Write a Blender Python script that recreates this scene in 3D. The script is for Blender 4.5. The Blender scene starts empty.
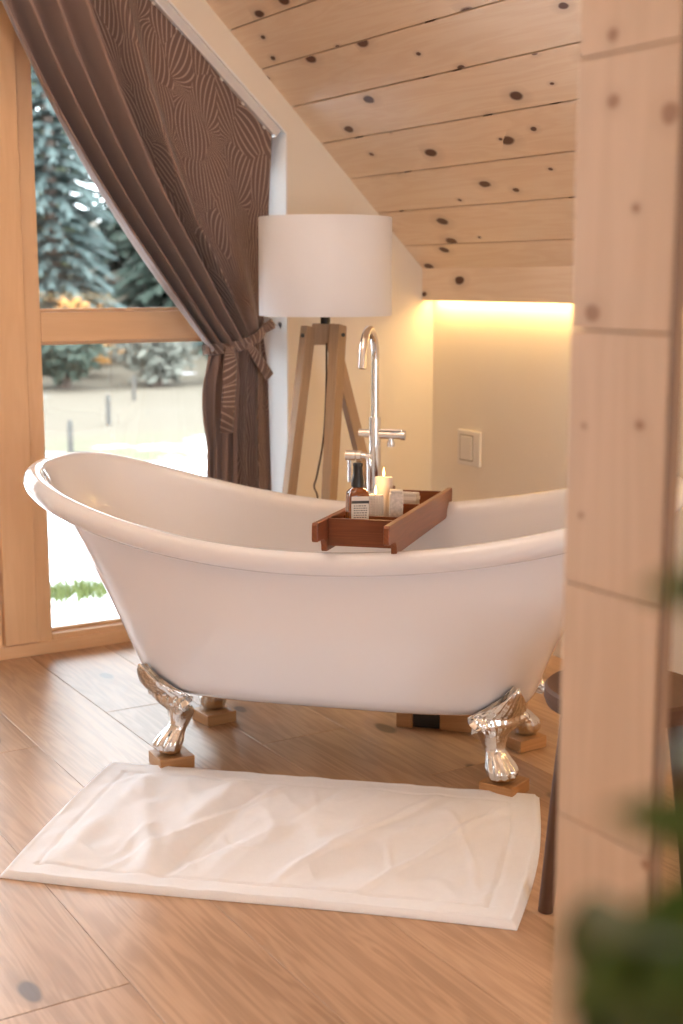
import bpy, bmesh, math, random
from mathutils import Vector, Matrix, noise
from mathutils.bvhtree import BVHTree

random.seed(7)
PI = math.pi
SC = bpy.context.scene
COL = SC.collection

# ------------------------------------------------------------------ helpers
def link(o, parent=None):
    COL.objects.link(o)
    if parent is not None:
        o.parent = parent
    return o

def tag(o, label=None, cat=None, group=None, kind=None):
    if label: o['label'] = label
    if cat: o['category'] = cat
    if group: o['group'] = group
    if kind: o['kind'] = kind
    return o

def empty(name, loc, rz=0.0, label=None, cat=None, group=None, rot=None):
    o = bpy.data.objects.new(name, None)
    o.empty_display_size = 0.05
    o.location = loc
    o.rotation_euler = rot if rot else (0, 0, rz)
    link(o)
    return tag(o, label, cat, group)

def new_bm():
    bm = bmesh.new()
    bm.loops.layers.uv.new('UVMap')
    return bm

def build(name, bm, mats, parent=None, smooth=False, loc=None, rz=None, bevel=0.0, subsurf=0, auto=None):
    if not isinstance(mats, (list, tuple)):
        mats = [mats]
    bmesh.ops.recalc_face_normals(bm, faces=bm.faces[:])
    me = bpy.data.meshes.new(name)
    bm.to_mesh(me)
    bm.free()
    for m in mats:
        me.materials.append(m)
    if smooth:
        for p in me.polygons:
            p.use_smooth = True
        if auto is not None:
            me.set_sharp_from_angle(angle=math.radians(auto))
    o = bpy.data.objects.new(name, me)
    link(o, parent)
    if loc is not None: o.location = loc
    if rz is not None: o.rotation_euler = (0, 0, rz)
    if bevel > 0:
        md = o.modifiers.new('bevel', 'BEVEL')
        md.width = bevel; md.segments = 2; md.limit_method = 'ANGLE'; md.angle_limit = math.radians(40)
    if subsurf:
        md = o.modifiers.new('sub', 'SUBSURF'); md.levels = subsurf; md.render_levels = subsurf
    return o

def uvface(bm, f, fn):
    l = bm.loops.layers.uv.active
    for lp in f.loops:
        lp[l].uv = fn(lp.vert.co)

def add_hexa(bm, pts, mat=0, grain=None, uvoff=None, inv=None):
    """8 points: bottom 4 (ccw) then top 4.  Grain = axis vector for the wood uv."""
    vs = [bm.verts.new(p) for p in pts]
    fs = [(3, 2, 1, 0), (4, 5, 6, 7), (0, 1, 5, 4), (1, 2, 6, 5), (2, 3, 7, 6), (3, 0, 4, 7)]
    ex = [(Vector(pts[1]) - Vector(pts[0])), (Vector(pts[3]) - Vector(pts[0])), (Vector(pts[4]) - Vector(pts[0]))]
    if grain is None:
        g = max(ex, key=lambda v: v.length).normalized()
    else:
        g = Vector(grain).normalized()
    if uvoff is None:
        uvoff = (random.uniform(0, 40), random.uniform(0, 40))
    o = Vector(pts[0])
    out = []
    for q in fs:
        f = bm.faces.new([vs[i] for i in q])
        f.material_index = mat
        n = f.normal if f.normal.length > 0 else Vector((0, 0, 1))
        f.normal_update()
        n = f.normal
        if abs(n.dot(g)) > 0.9:
            a = ex[0].normalized() if abs(ex[0].normalized().dot(g)) < 0.5 else ex[1].normalized()
            b = n.cross(a)
            uvface(bm, f, lambda c: ((c - o).dot(a) * 0.3 + uvoff[0], (c - o).dot(b) + uvoff[1]))
        else:
            b = n.cross(g)
            k = [0.0, 0.37, 0.71][max(range(3), key=lambda i: abs(n[i]))]
            uvface(bm, f, lambda c: ((c - o).dot(g) + uvoff[0], (c - o).dot(b) + uvoff[1] + k))
        out.append(f)
    return out

def add_box(bm, c, s, rot=None, mat=0, grain=None, uvoff=None):
    hx, hy, hz = s[0] / 2, s[1] / 2, s[2] / 2
    P = [(-hx, -hy, -hz), (hx, -hy, -hz), (hx, hy, -hz), (-hx, hy, -hz), (-hx, -hy, hz), (hx, -hy, hz), (hx, hy, hz), (-hx, hy, hz)]
    M = rot if rot is not None else Matrix.Identity(3)
    c = Vector(c)
    g = M @ Vector(grain) if grain is not None else None
    return add_hexa(bm, [c + M @ Vector(p) for p in P], mat, g, uvoff)

def box2(bm, x0, x1, y0, y1, z0, z1, mat=0, grain=None):
    return add_box(bm, ((x0 + x1) / 2, (y0 + y1) / 2, (z0 + z1) / 2), (x1 - x0, y1 - y0, z1 - z0), None, mat, grain)

def prism_y(bm, poly, y0, y1, mat=0, grain=None):
    """poly: list of (x,z); extruded along y."""
    a = [bm.verts.new((x, y0, z)) for x, z in poly]
    b = [bm.verts.new((x, y1, z)) for x, z in poly]
    n = len(poly)
    fs = [bm.faces.new(a), bm.faces.new(b[::-1])]
    for i in range(n):
        j = (i + 1) % n
        fs.append(bm.faces.new((a[i], a[j], b[j], b[i])))
    off = (random.uniform(0, 40), random.uniform(0, 40))
    g = Vector(grain).normalized() if grain is not None else None
    for f in fs:
        f.material_index = mat
        f.normal_update()
        if g is not None:
            bb = f.normal.cross(g)
            if bb.length < 0.05: bb = Vector((0, 1, 0))
            uvface(bm, f, lambda c: (c.dot(g) + off[0], c.dot(bb) + off[1]))
        else:
            uvface(bm, f, lambda c: (c.x, c.z))
    return fs

def lathe(bm, prof, seg=32, mat=0, M=None, cap=True):
    """prof list of (r,z)."""
    rings = []
    for r, z in prof:
        ring = []
        for k in range(seg):
            a = 2 * PI * k / seg
            p = Vector((r * math.cos(a), r * math.sin(a), z))
            if M is not None: p = M @ p
            ring.append(bm.verts.new(p))
        rings.append(ring)
    for i in range(len(rings) - 1):
        for k in range(seg):
            j = (k + 1) % seg
            f = bm.faces.new((rings[i][k], rings[i][j], rings[i + 1][j], rings[i + 1][k]))
            f.material_index = mat
            l = bm.loops.layers.uv.active
            for lp, uv in zip(f.loops, ((k / seg, i), ((k + 1) / seg, i), ((k + 1) / seg, i + 1), (k / seg, i + 1))):
                lp[l].uv = uv
    if cap:
        for ring in (rings[0], rings[-1]):
            try:
                f = bm.faces.new(ring); f.material_index = mat
            except ValueError:
                pass
    return rings

def tube(bm, pts, rad, seg=14, mat=0, cap=True):
    pts = [Vector(p) for p in pts]
    if not isinstance(rad, (list, tuple)): rad = [rad] * len(pts)
    rings = []
    up = None
    for i, p in enumerate(pts):
        if i == 0: d = pts[1] - pts[0]
        elif i == len(pts) - 1: d = pts[-1] - pts[-2]
        else: d = (pts[i + 1] - pts[i - 1])
        d.normalize()
        if up is None:
            up = Vector((0, 0, 1)) if abs(d.z) < 0.9 else Vector((1, 0, 0))
        a = d.cross(up).normalized()
        b = a.cross(d).normalized()
        up = b
        rings.append([bm.verts.new(p + (a * math.cos(2 * PI * k / seg) + b * math.sin(2 * PI * k / seg)) * rad[i]) for k in range(seg)])
    for i in range(len(rings) - 1):
        for k in range(seg):
            j = (k + 1) % seg
            f = bm.faces.new((rings[i][k], rings[i][j], rings[i + 1][j], rings[i + 1][k]))
            f.material_index = mat
    if cap:
        bm.faces.new(rings[0]).material_index = mat
        bm.faces.new(rings[-1]).material_index = mat
    return rings

def cyl(bm, a, b, r, seg=20, mat=0):
    return tube(bm, [a, b], r, seg, mat)

def bez2(p0, p1, p2, t):
    return p0 * (1 - t) ** 2 + p1 * 2 * t * (1 - t) + p2 * t * t

def sstep(a, b, x):
    t = min(1, max(0, (x - a) / (b - a)))
    return t * t * (3 - 2 * t)

# ------------------------------------------------------------------ materials
def mat_new(name):
    m = bpy.data.materials.new(name)
    m.use_nodes = True
    nt = m.node_tree
    b = nt.nodes['Principled BSDF']
    return m, nt, b

def N(nt, t, **kw):
    n = nt.nodes.new(t)
    for k, v in kw.items():
        if k in n.inputs: n.inputs[k].default_value = v
        else: setattr(n, k, v)
    return n

def L(nt, a, b): nt.links.new(a, b)

def math_n(nt, op, a, b=None, clamp=False):
    n = nt.nodes.new('ShaderNodeMath'); n.operation = op; n.use_clamp = clamp
    for i, v in enumerate((a, b)):
        if v is None: continue
        if isinstance(v, (int, float)): n.inputs[i].default_value = v
        else: L(nt, v, n.inputs[i])
    return n.outputs[0]

def mixc(nt, fac, a, b, mode='MIX'):
    n = nt.nodes.new('ShaderNodeMix'); n.data_type = 'RGBA'; n.blend_type = mode
    for sock, v in ((n.inputs[0], fac), (n.inputs[6], a), (n.inputs[7], b)):
        if isinstance(v, (int, float)): sock.default_value = v
        elif isinstance(v, tuple): sock.default_value = (*v, 1) if len(v) == 3 else v
        else: L(nt, v, sock)
    return n.outputs[2]

def simple(name, col, rough=0.5, metal=0.0, coat=0.0, spec=0.5, noise_amt=0.0, noise_scale=30, bump=0.0, bump_scale=200, sheen=0.0, trans=0.0, ior=1.45):
    m, nt, b = mat_new(name)
    b.inputs['Base Color'].default_value = (*col, 1)
    b.inputs['Roughness'].default_value = rough
    b.inputs['Metallic'].default_value = metal
    b.inputs['Coat Weight'].default_value = coat
    b.inputs['Specular IOR Level'].default_value = spec
    b.inputs['Sheen Weight'].default_value = sheen
    b.inputs['Transmission Weight'].default_value = trans
    b.inputs['IOR'].default_value = ior
    tc = N(nt, 'ShaderNodeTexCoord')
    if noise_amt > 0:
        no = N(nt, 'ShaderNodeTexNoise', Scale=noise_scale, Detail=4.0)
        L(nt, tc.outputs['Object'], no.inputs['Vector'])
        c = mixc(nt, no.outputs['Fac'], tuple(x * (1 - noise_amt) for x in col), tuple(min(1, x * (1 + noise_amt)) for x in col))
        L(nt, c, b.inputs['Base Color'])
    if bump > 0:
        no = N(nt, 'ShaderNodeTexNoise', Scale=bump_scale, Detail=3.0)
        L(nt, tc.outputs['Object'], no.inputs['Vector'])
        bp = N(nt, 'ShaderNodeBump', Strength=bump, Distance=0.01)
        L(nt, no.outputs['Fac'], bp.inputs['Height']); L(nt, bp.outputs['Normal'], b.inputs['Normal'])
    return m

def wood(name, light, dark, knot=None, knot_scale=(2.2, 7.0), knot_amt=0.6, knot_r=0.16, rough=0.5, grain=1.0, ring=14.0, var=0.25, coat=0.0, spec=0.5, bump=0.04):
    m, nt, b = mat_new(name)
    uv = N(nt, 'ShaderNodeUVMap')
    mp = N(nt, 'ShaderNodeMapping'); L(nt, uv.outputs['UV'], mp.inputs['Vector'])
    mp.inputs['Scale'].default_value = (0.9, ring, 1)
    n1 = N(nt, 'ShaderNodeTexNoise', Scale=1.6, Detail=3.0, Roughness=0.5, Distortion=0.6)
    L(nt, mp.outputs['Vector'], n1.inputs['Vector'])
    # growth-ring stripes
    wv = math_n(nt, 'SINE', math_n(nt, 'MULTIPLY', n1.outputs['Fac'], 38.0))
    wv = math_n(nt, 'MULTIPLY_ADD', wv, 0.5); 
    wvn = wv.node; wvn.inputs[2].default_value = 0.5
    mp2 = N(nt, 'ShaderNodeMapping'); L(nt, uv.outputs['UV'], mp2.inputs['Vector'])
    mp2.inputs['Scale'].default_value = (4.0, 160.0, 1)
    n2 = N(nt, 'ShaderNodeTexNoise', Scale=1.0, Detail=3.0)
    L(nt, mp2.outputs['Vector'], n2.inputs['Vector'])
    mp3 = N(nt, 'ShaderNodeMapping'); L(nt, uv.outputs['UV'], mp3.inputs['Vector'])
    mp3.inputs['Scale'].default_value = (0.5, 2.2, 1)
    n3 = N(nt, 'ShaderNodeTexNoise', Scale=1.0, Detail=2.0)
    L(nt, mp3.outputs['Vector'], n3.inputs['Vector'])
    f = math_n(nt, 'ADD', math_n(nt, 'MULTIPLY', wv, 0.35 * grain), math_n(nt, 'MULTIPLY', n2.outputs['Fac'], 0.5 * grain))
    f = math_n(nt, 'ADD', f, math_n(nt, 'MULTIPLY', math_n(nt, 'SUBTRACT', n3.outputs['Fac'], 0.5), var * 4), True)
    col = mixc(nt, f, light, dark)
    if knot is not None:
        mk = N(nt, 'ShaderNodeMapping'); L(nt, uv.outputs['UV'], mk.inputs['Vector'])
        mk.inputs['Scale'].default_value = (*knot_scale, 1)
        nw = N(nt, 'ShaderNodeTexNoise', Scale=2.0, Detail=2.0)
        L(nt, mk.outputs['Vector'], nw.inputs['Vector'])
        vm = N(nt, 'ShaderNodeVectorMath'); vm.operation = 'MULTIPLY_ADD'
        L(nt, nw.outputs['Color'], vm.inputs[0]); vm.inputs[1].default_value = (0.12, 0.12, 0); L(nt, mk.outputs['Vector'], vm.inputs[2])
        vo = N(nt, 'ShaderNodeTexVoronoi', Scale=1.0); vo.voronoi_dimensions = '2D'
        L(nt, vm.outputs[0], vo.inputs['Vector'])
        sep = N(nt, 'ShaderNodeSeparateColor'); L(nt, vo.outputs['Color'], sep.inputs[0])
        pick = math_n(nt, 'GREATER_THAN', sep.outputs[0], 1 - knot_amt)
        rr = math_n(nt, 'MULTIPLY', math_n(nt, 'ADD', sep.outputs[1], 0.35), knot_r)
        d = math_n(nt, 'DIVIDE', vo.outputs['Distance'], rr)
        core = math_n(nt, 'SUBTRACT', 1.25, d, True)
        core = math_n(nt, 'MULTIPLY', math_n(nt, 'MULTIPLY', core, 2.5, True), pick)
        halo = math_n(nt, 'MULTIPLY', math_n(nt, 'MULTIPLY', math_n(nt, 'SUBTRACT', 1.0, math_n(nt, 'MULTIPLY', d, 0.33), True), 0.55), pick)
        col = mixc(nt, halo, col, tuple((a + c) / 2 for a, c in zip(dark, knot)))
        col = mixc(nt, core, col, knot)
    L(nt, col, b.inputs['Base Color'])
    b.inputs['Roughness'].default_value = rough
    b.inputs['Coat Weight'].default_value = coat
    b.inputs['Coat Roughness'].default_value = 0.25
    b.inputs['Specular IOR Level'].default_value = spec
    if bump > 0:
        bp = N(nt, 'ShaderNodeBump', Strength=bump, Distance=0.01)
        L(nt, n2.outputs['Fac'], bp.inputs['Height']); L(nt, bp.outputs['Normal'], b.inputs['Normal'])
    return m

M_plaster = simple('plaster', (0.85, 0.785, 0.685), 0.85, noise_amt=0.03, noise_scale=4, bump=0.05, bump_scale=120)
M_ceil = wood('ceiling_pine', (0.91, 0.75, 0.585), (0.80, 0.60, 0.43), knot=(0.11, 0.04, 0.018), knot_scale=(5.4, 10.5), knot_amt=0.42, knot_r=0.125, rough=0.42, ring=10, var=0.3)
M_fascia = M_ceil
M_edge = wood('edging_wood', (0.27, 0.155, 0.09), (0.20, 0.11, 0.06), rough=0.55)
M_panel = wood('partition_spruce', (0.66, 0.485, 0.345), (0.56, 0.39, 0.26), knot=(0.33, 0.18, 0.10), knot_scale=(9.0, 8.0), knot_amt=0.42, knot_r=0.075, rough=0.55, ring=9, var=0.12)
M_frame = wood('window_larch', (0.78, 0.52, 0.31), (0.69, 0.43, 0.235), rough=0.38, ring=9, var=0.15, grain=0.8)
M_floor = wood('oak_floor', (0.51, 0.32, 0.195), (0.27, 0.145, 0.076), knot=(0.11, 0.058, 0.032), knot_scale=(2.4, 5.0), knot_amt=0.2, knot_r=0.085, rough=0.34, ring=11, var=0.5, spec=0.55)
M_gap = simple('floor_gap', (0.10, 0.052, 0.028), 0.8)
M_block = wood('oak_block', (0.48, 0.25, 0.10), (0.34, 0.155, 0.055), rough=0.5, ring=20)
M_lampwood = wood('lamp_wood', (0.45, 0.31, 0.195), (0.33, 0.215, 0.13), rough=0.55, ring=22, var=0.2)
M_tray = wood('tray_wood', (0.235, 0.068, 0.020), (0.115, 0.029, 0.009), rough=0.35, ring=24, var=0.3, spec=0.5)
M_stool = wood('stool_wood', (0.115, 0.052, 0.026), (0.062, 0.026, 0.013), rough=0.6, spec=0.3, ring=25, var=0.3)
M_enamel = simple('white_enamel', (0.785, 0.775, 0.81), 0.10, coat=0.6, spec=0.5)
M_chrome = simple('chrome', (0.86, 0.86, 0.87), 0.07, metal=1.0)
M_chrome2 = simple('cast_chrome', (0.80, 0.78, 0.76), 0.14, metal=1.0, bump=0.25, bump_scale=60)
M_rail = simple('rail_white', (.80, .80, .82), .22, metal=.25, coat=.5)
M_alu = simple('aluminium', (0.75, 0.76, 0.78), 0.22, metal=1.0)
M_towel = simple('white_terry', (0.81, 0.80, 0.835), 0.95, sheen=0.4, bump=0.35, bump_scale=420, noise_amt=0.03, noise_scale=60)
M_shade = simple('lamp_shade_fabric', (0.83, 0.85, 0.92), 0.85, bump=0.05, bump_scale=300)
M_dark = simple('dark_plastic', (0.02, 0.018, 0.016), 0.35)
M_cord = simple('cord_brown', (0.05, 0.025, 0.015), 0.5)
M_white = simple('white_plastic', (0.80, 0.77, 0.73), 0.35)
M_groove = simple('switch_gap', (0.30, 0.25, 0.20), 0.6)
M_wax = simple('cream_wax', (0.66, 0.56, 0.49), 0.5)
M_ribwax = simple('ribbed_glass_wax', (0.62, 0.55, 0.47), 0.3)
M_pat = simple('speckled_ceramic', (0.60, 0.53, 0.47), 0.5, noise_amt=0.45, noise_scale=120)
M_amber = simple('amber_glass', (0.20, 0.055, 0.012), 0.08, coat=0.5)
M_label = simple('paper_label', (0.72, 0.66, 0.60), 0.6)
M_ink = simple('label_ink', (0.05, 0.045, 0.04), 0.6)
M_soap = simple('soap_paper', (0.58, 0.52, 0.46), 0.6)
M_wick = simple('wick', (0.02, 0.015, 0.01), 0.9)
M_tie = None

def emis(name, col, s):
    m, nt, b = mat_new(name)
    b.inputs['Base Color'].default_value = (*col, 1)
    b.inputs['Emission Color'].default_value = (*col, 1)
    b.inputs['Emission Strength'].default_value = s
    return m
M_flame = emis('candle_flame', (1.0, 0.62, 0.22), 9.0)
M_led = emis('led_strip', (1.0, 0.72, 0.34), 12.0)

def glass_mat():
    m = bpy.data.materials.new('window_glass'); m.use_nodes = True
    nt = m.node_tree; nt.nodes.clear()
    o = N(nt, 'ShaderNodeOutputMaterial'); t = N(nt, 'ShaderNodeBsdfTransparent'); g = N(nt, 'ShaderNodeBsdfGlossy', Roughness=0.0)
    t.inputs['Color'].default_value = (0.96, 0.985, 0.98, 1)
    fr = N(nt, 'ShaderNodeFresnel', IOR=1.45); mx = N(nt, 'ShaderNodeMixShader')
    L(nt, fr.outputs[0], mx.inputs[0]); L(nt, t.outputs[0], mx.inputs[1]); L(nt, g.outputs[0], mx.inputs[2]); L(nt, mx.outputs[0], o.inputs[0])
    return m
M_glass = glass_mat()

def fabric(name, base, line, pattern):
    m, nt, b = mat_new(name)
    uv = N(nt, 'ShaderNodeUVMap')
    no = N(nt, 'ShaderNodeTexNoise', Scale=500.0, Detail=2.0); L(nt, uv.outputs['UV'], no.inputs['Vector'])
    col = mixc(nt, math_n(nt, 'MULTIPLY', no.outputs['Fac'], 0.4), base, tuple(x * 0.7 for x in base))
    if pattern:
        mp = N(nt, 'ShaderNodeMapping'); L(nt, uv.outputs['UV'], mp.inputs['Vector'])
        mp.inputs['Scale'].default_value = (7.8, 5.4, 1)
        vo = N(nt, 'ShaderNodeTexVoronoi', Scale=1.0, Randomness=0.8); vo.voronoi_dimensions = '2D'
        L(nt, mp.outputs['Vector'], vo.inputs['Vector'])
        df = N(nt, 'ShaderNodeVectorMath'); df.operation = 'SUBTRACT'
        L(nt, mp.outputs['Vector'], df.inputs[0]); L(nt, vo.outputs['Position'], df.inputs[1])
        sc = N(nt, 'ShaderNodeSeparateColor'); L(nt, vo.outputs['Color'], sc.inputs[0])
        rot = N(nt, 'ShaderNodeVectorRotate'); rot.rotation_type = 'Z_AXIS'
        L(nt, df.outputs[0], rot.inputs['Vector'])
        L(nt, math_n(nt, 'MULTIPLY', math_n(nt, 'SUBTRACT', sc.outputs[0], 0.5), 1.7), rot.inputs['Angle'])
        sx = N(nt, 'ShaderNodeSeparateXYZ'); L(nt, rot.outputs[0], sx.inputs[0])
        q, p = sx.outputs[0], sx.outputs[1]
        lens = math_n(nt, 'MAXIMUM', math_n(nt, 'SUBTRACT', 1.0, math_n(nt, 'MULTIPLY', math_n(nt, 'MULTIPLY', p, p), 1.5)), 0.25)
        s = math_n(nt, 'SINE', math_n(nt, 'MULTIPLY', math_n(nt, 'DIVIDE', q, lens), 38.0))
        ln = math_n(nt, 'MULTIPLY', math_n(nt, 'SUBTRACT', s, 0.55, True), 3.2, True)
        col = mixc(nt, math_n(nt, 'MULTIPLY', ln, 0.85), col, line)
    L(nt, col, b.inputs['Base Color'])
    b.inputs['Roughness'].default_value = 0.9
    b.inputs['Sheen Weight'].default_value = 0.25
    bp = N(nt, 'ShaderNodeBump', Strength=0.12, Distance=0.005)
    L(nt, no.outputs['Fac'], bp.inputs['Height']); L(nt, bp.outputs['Normal'], b.inputs['Normal'])
    return m
M_cloth = fabric('curtain_leaf_print', (0.17, 0.108, 0.092), (0.46, 0.345, 0.30), True)
M_lining = fabric('curtain_lining', (0.30, 0.205, 0.182), (0.3, 0.2, 0.16), False)

# ------------------------------------------------------------------ camera
H = 1.35
PITCH, YAW, FPX = math.radians(9.781), math.radians(31.123), 1340.0
cam = bpy.data.cameras.new('camera'); camo = bpy.data.objects.new('camera', cam); link(camo)
cam.sensor_fit = 'VERTICAL'; cam.sensor_height = 36.0; cam.lens = FPX / 1024 * 36.0
camo.location = (0, 0, H)
camo.rotation_euler = (PI / 2 - PITCH, 0, -YAW)
cam.clip_start = 0.02; cam.clip_end = 300
cam.dof.use_dof = True; cam.dof.focus_distance = 3.35; cam.dof.aperture_fstop = 3.0
SC.camera = camo

# ------------------------------------------------------------------ room constants
YI, YF = 4.446, 4.646          # plaster face of the gable wall, face of the window frame
XK = 3.115                     # knee wall
XO = 2.4507                    # right edge of the window opening
XR = 0.60                      # ridge
XL = 2 * XR - XK               # left knee wall
YB = -2.7                      # rear gable
SL = 0.985
def ceil_z(x):
    x = x if x >= XR else 2 * XR - x
    return 1.362 + SL * (3.096 - x)
def soff_z(x):
    x = x if x >= XR else 2 * XR - x
    return 1.885 + 0.915 * (XO - x)

# ---- floor boards, run along Y
bm = new_bm()
PW = 0.286
joints = {2: 3.365, 3: 2.90, -1: 3.69, -2: 2.285}
box2(bm, XL, XK + .1, YB - .1, 4.80, -0.06, -0.012, 1)
k0 = int(math.floor((XL - 1.185) / PW)); k1 = int(math.ceil((XK - 1.185) / PW))
for k in range(k0, k1 + 1):
    x0, x1 = 1.185 + PW * k, 1.185 + PW * (k + 1)
    j = joints.get(k, random.uniform(-2.2, -0.2) + 2.2 * 2 * 0.5 if k > 3 else random.uniform(0.2, 1.6))
    ys = [j + 2.35 * i for i in range(-4, 3)]
    ys = [max(YB - .05, min(4.66, y)) for y in ys]
    ys = [YB - .05] + ys + [4.66]
    ys = sorted(set(ys))
    for a, b_ in zip(ys[:-1], ys[1:]):
        if b_ - a < 0.05: continue
        box2(bm, x0 + .0006, x1 - .0006, a + .0008, b_ - .0008, -0.02, 0.0, 0, (0, 1, 0))
fl = build('floor', bm, [M_floor, M_gap], bevel=0.0012); tag(fl, 'wide oak plank floor', 'floor', kind='structure')

# ---- ceiling boards on both slopes (run along Y)
def slope_boards(xs, flip):
    bm = new_bm()
    th = 0.022
    nrm = Vector((1, 0, 1 / SL)).normalized() if not flip else Vector((-1, 0, 1 / SL)).normalized()
    for a, b_ in zip(xs[:-1], xs[1:]):
        g = 0.0035
        d = (b_ - a)
        a2, b2 = a + g * .5 * (1 if d > 0 else -1), b_ - g * .5 * (1 if d > 0 else -1)
        A, B = Vector((a2, 0, ceil_z(a2))), Vector((b2, 0, ceil_z(b2)))
        y0, y1 = YB - .05, YI + 0.02
        P = []
        for q in (A, B):
            P.append(q)
        lo = [Vector((A.x, y0, A.z)), Vector((B.x, y0, B.z)), Vector((B.x, y1, B.z)), Vector((A.x, y1, A.z))]
        hi = [p + nrm * th for p in lo]
        add_hexa(bm, lo + hi, 0, (0, 1, 0))
    # roof panel above the boards closes the grooves
    a, b_ = xs[0], xs[-1]
    lo = [Vector((a, YB - .2, ceil_z(a))) + nrm * (th + .002), Vector((b_, YB - .2, ceil_z(b_))) + nrm * (th + .002),
          Vector((b_, 5.2, ceil_z(b_))) + nrm * (th + .002), Vector((a, 5.2, ceil_z(a))) + nrm * (th + .002)]
    add_hexa(bm, lo + [p + nrm * .15 for p in lo], 1)
    return bm
n_b = 20
step = (3.096 - XR) / n_b
xs = [3.096 - step * i for i in range(n_b + 1)]
M_roof = simple('roof_underside', (0.12, 0.06, 0.03), 0.9)
bm = slope_boards(xs, False)
add_box(bm, ((3.096 + XK + .15) / 2, (YB + YI) / 2, 1.405), (XK + .15 - 3.07, YI - YB + .2, .06), None, 1)
c1 = build('ceiling', bm, [M_ceil, M_roof], bevel=0.0015); tag(c1, 'sloping knotty pine board ceiling', 'ceiling', kind='structure')
bm = slope_boards([2 * XR - x for x in xs], True)
c2 = build('ceiling_left', bm, [M_ceil, M_roof]); tag(c2, 'left slope of the pine ceiling', 'ceiling', kind='structure')

# fascia board hiding the LED strip
bm = new_bm()
box2(bm, 3.058, 3.078, YB, YI + .001, 1.275, 1.400, 0, (0, 1, 0))
fa = build('trim_1', bm, M_fascia, bevel=0.002); tag(fa, 'pine fascia board below the ceiling hiding the light strip', 'trim', kind='structure')

# ---- walls
bm = new_bm()
# right column and band above the slanted soffit, mirrored to the left
def gable(bm, y0, y1, opening=True):
    for s in (1, -1):
        X = lambda x: x if s == 1 else 2 * XR - x
        xo = XO
        prism_y(bm, [(X(xo), -.05), (X(XK + .12), -.05), (X(XK + .12), 1.42), (X(3.096), 1.42), (X(xo), ceil_z(xo) + .03)], y0, y1)
        prism_y(bm, [(X(xo), soff_z(xo)), (X(xo), ceil_z(xo) + .03), (X(XR), ceil_z(XR) + .03), (X(XR), soff_z(XR))], y0, y1)
gable(bm, YI, YF + .14)
w = build('wall_back', bm, M_plaster); tag(w, 'cream plastered gable wall around the window', 'wall', kind='structure')
bm = new_bm(); box2(bm, XK, XK + .15, YB - .1, YI, -.05, 1.45)
w = build('wall_right', bm, M_plaster); tag(w, 'low cream plastered knee wall under the sloping ceiling', 'wall', kind='structure')
bm = new_bm(); box2(bm, XL - .15, XL, YB - .1, YI, -.05, 1.45)
w = build('wall_left', bm, M_plaster); tag(w, 'low plastered knee wall on the left', 'wall', kind='structure')
# rear gable with an added unglazed opening, sized for fill daylight
bm = new_bm()
gx0, gx1, gz1 = 0.0, 1.25, 2.0
prism_y(bm, [(XL - .1, -.05), (gx0, -.05), (gx0, ceil_z(gx0)), (XL - .1, 1.3)], YB - .2, YB)
prism_y(bm, [(gx1, -.05), (XK + .1, -.05), (XK + .1, 1.3), (gx1, ceil_z(gx1))], YB - .2, YB)
prism_y(bm, [(gx0, gz1), (gx1, gz1), (gx1, ceil_z(gx1) + .02), (XR, ceil_z(XR) + .02), (gx0, ceil_z(gx0) + .02)], YB - .2, YB)
w = build('wall_front', bm, M_plaster); tag(w, 'rear plastered wall behind the viewer', 'wall', kind='structure')

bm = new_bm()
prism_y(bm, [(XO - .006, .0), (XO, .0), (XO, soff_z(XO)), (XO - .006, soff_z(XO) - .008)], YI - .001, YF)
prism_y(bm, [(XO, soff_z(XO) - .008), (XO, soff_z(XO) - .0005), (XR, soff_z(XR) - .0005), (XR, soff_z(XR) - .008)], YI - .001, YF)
M_reveal_daylit = simple('reveal_daylight', (.90, .905, .91), .7)  # window daylight put into the colour, whiter than the wall plaster
tr = build('trim_6', bm, M_reveal_daylit); tag(tr, 'reveal lining of the window opening, daylight put into its white', 'trim', kind='structure')
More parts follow.
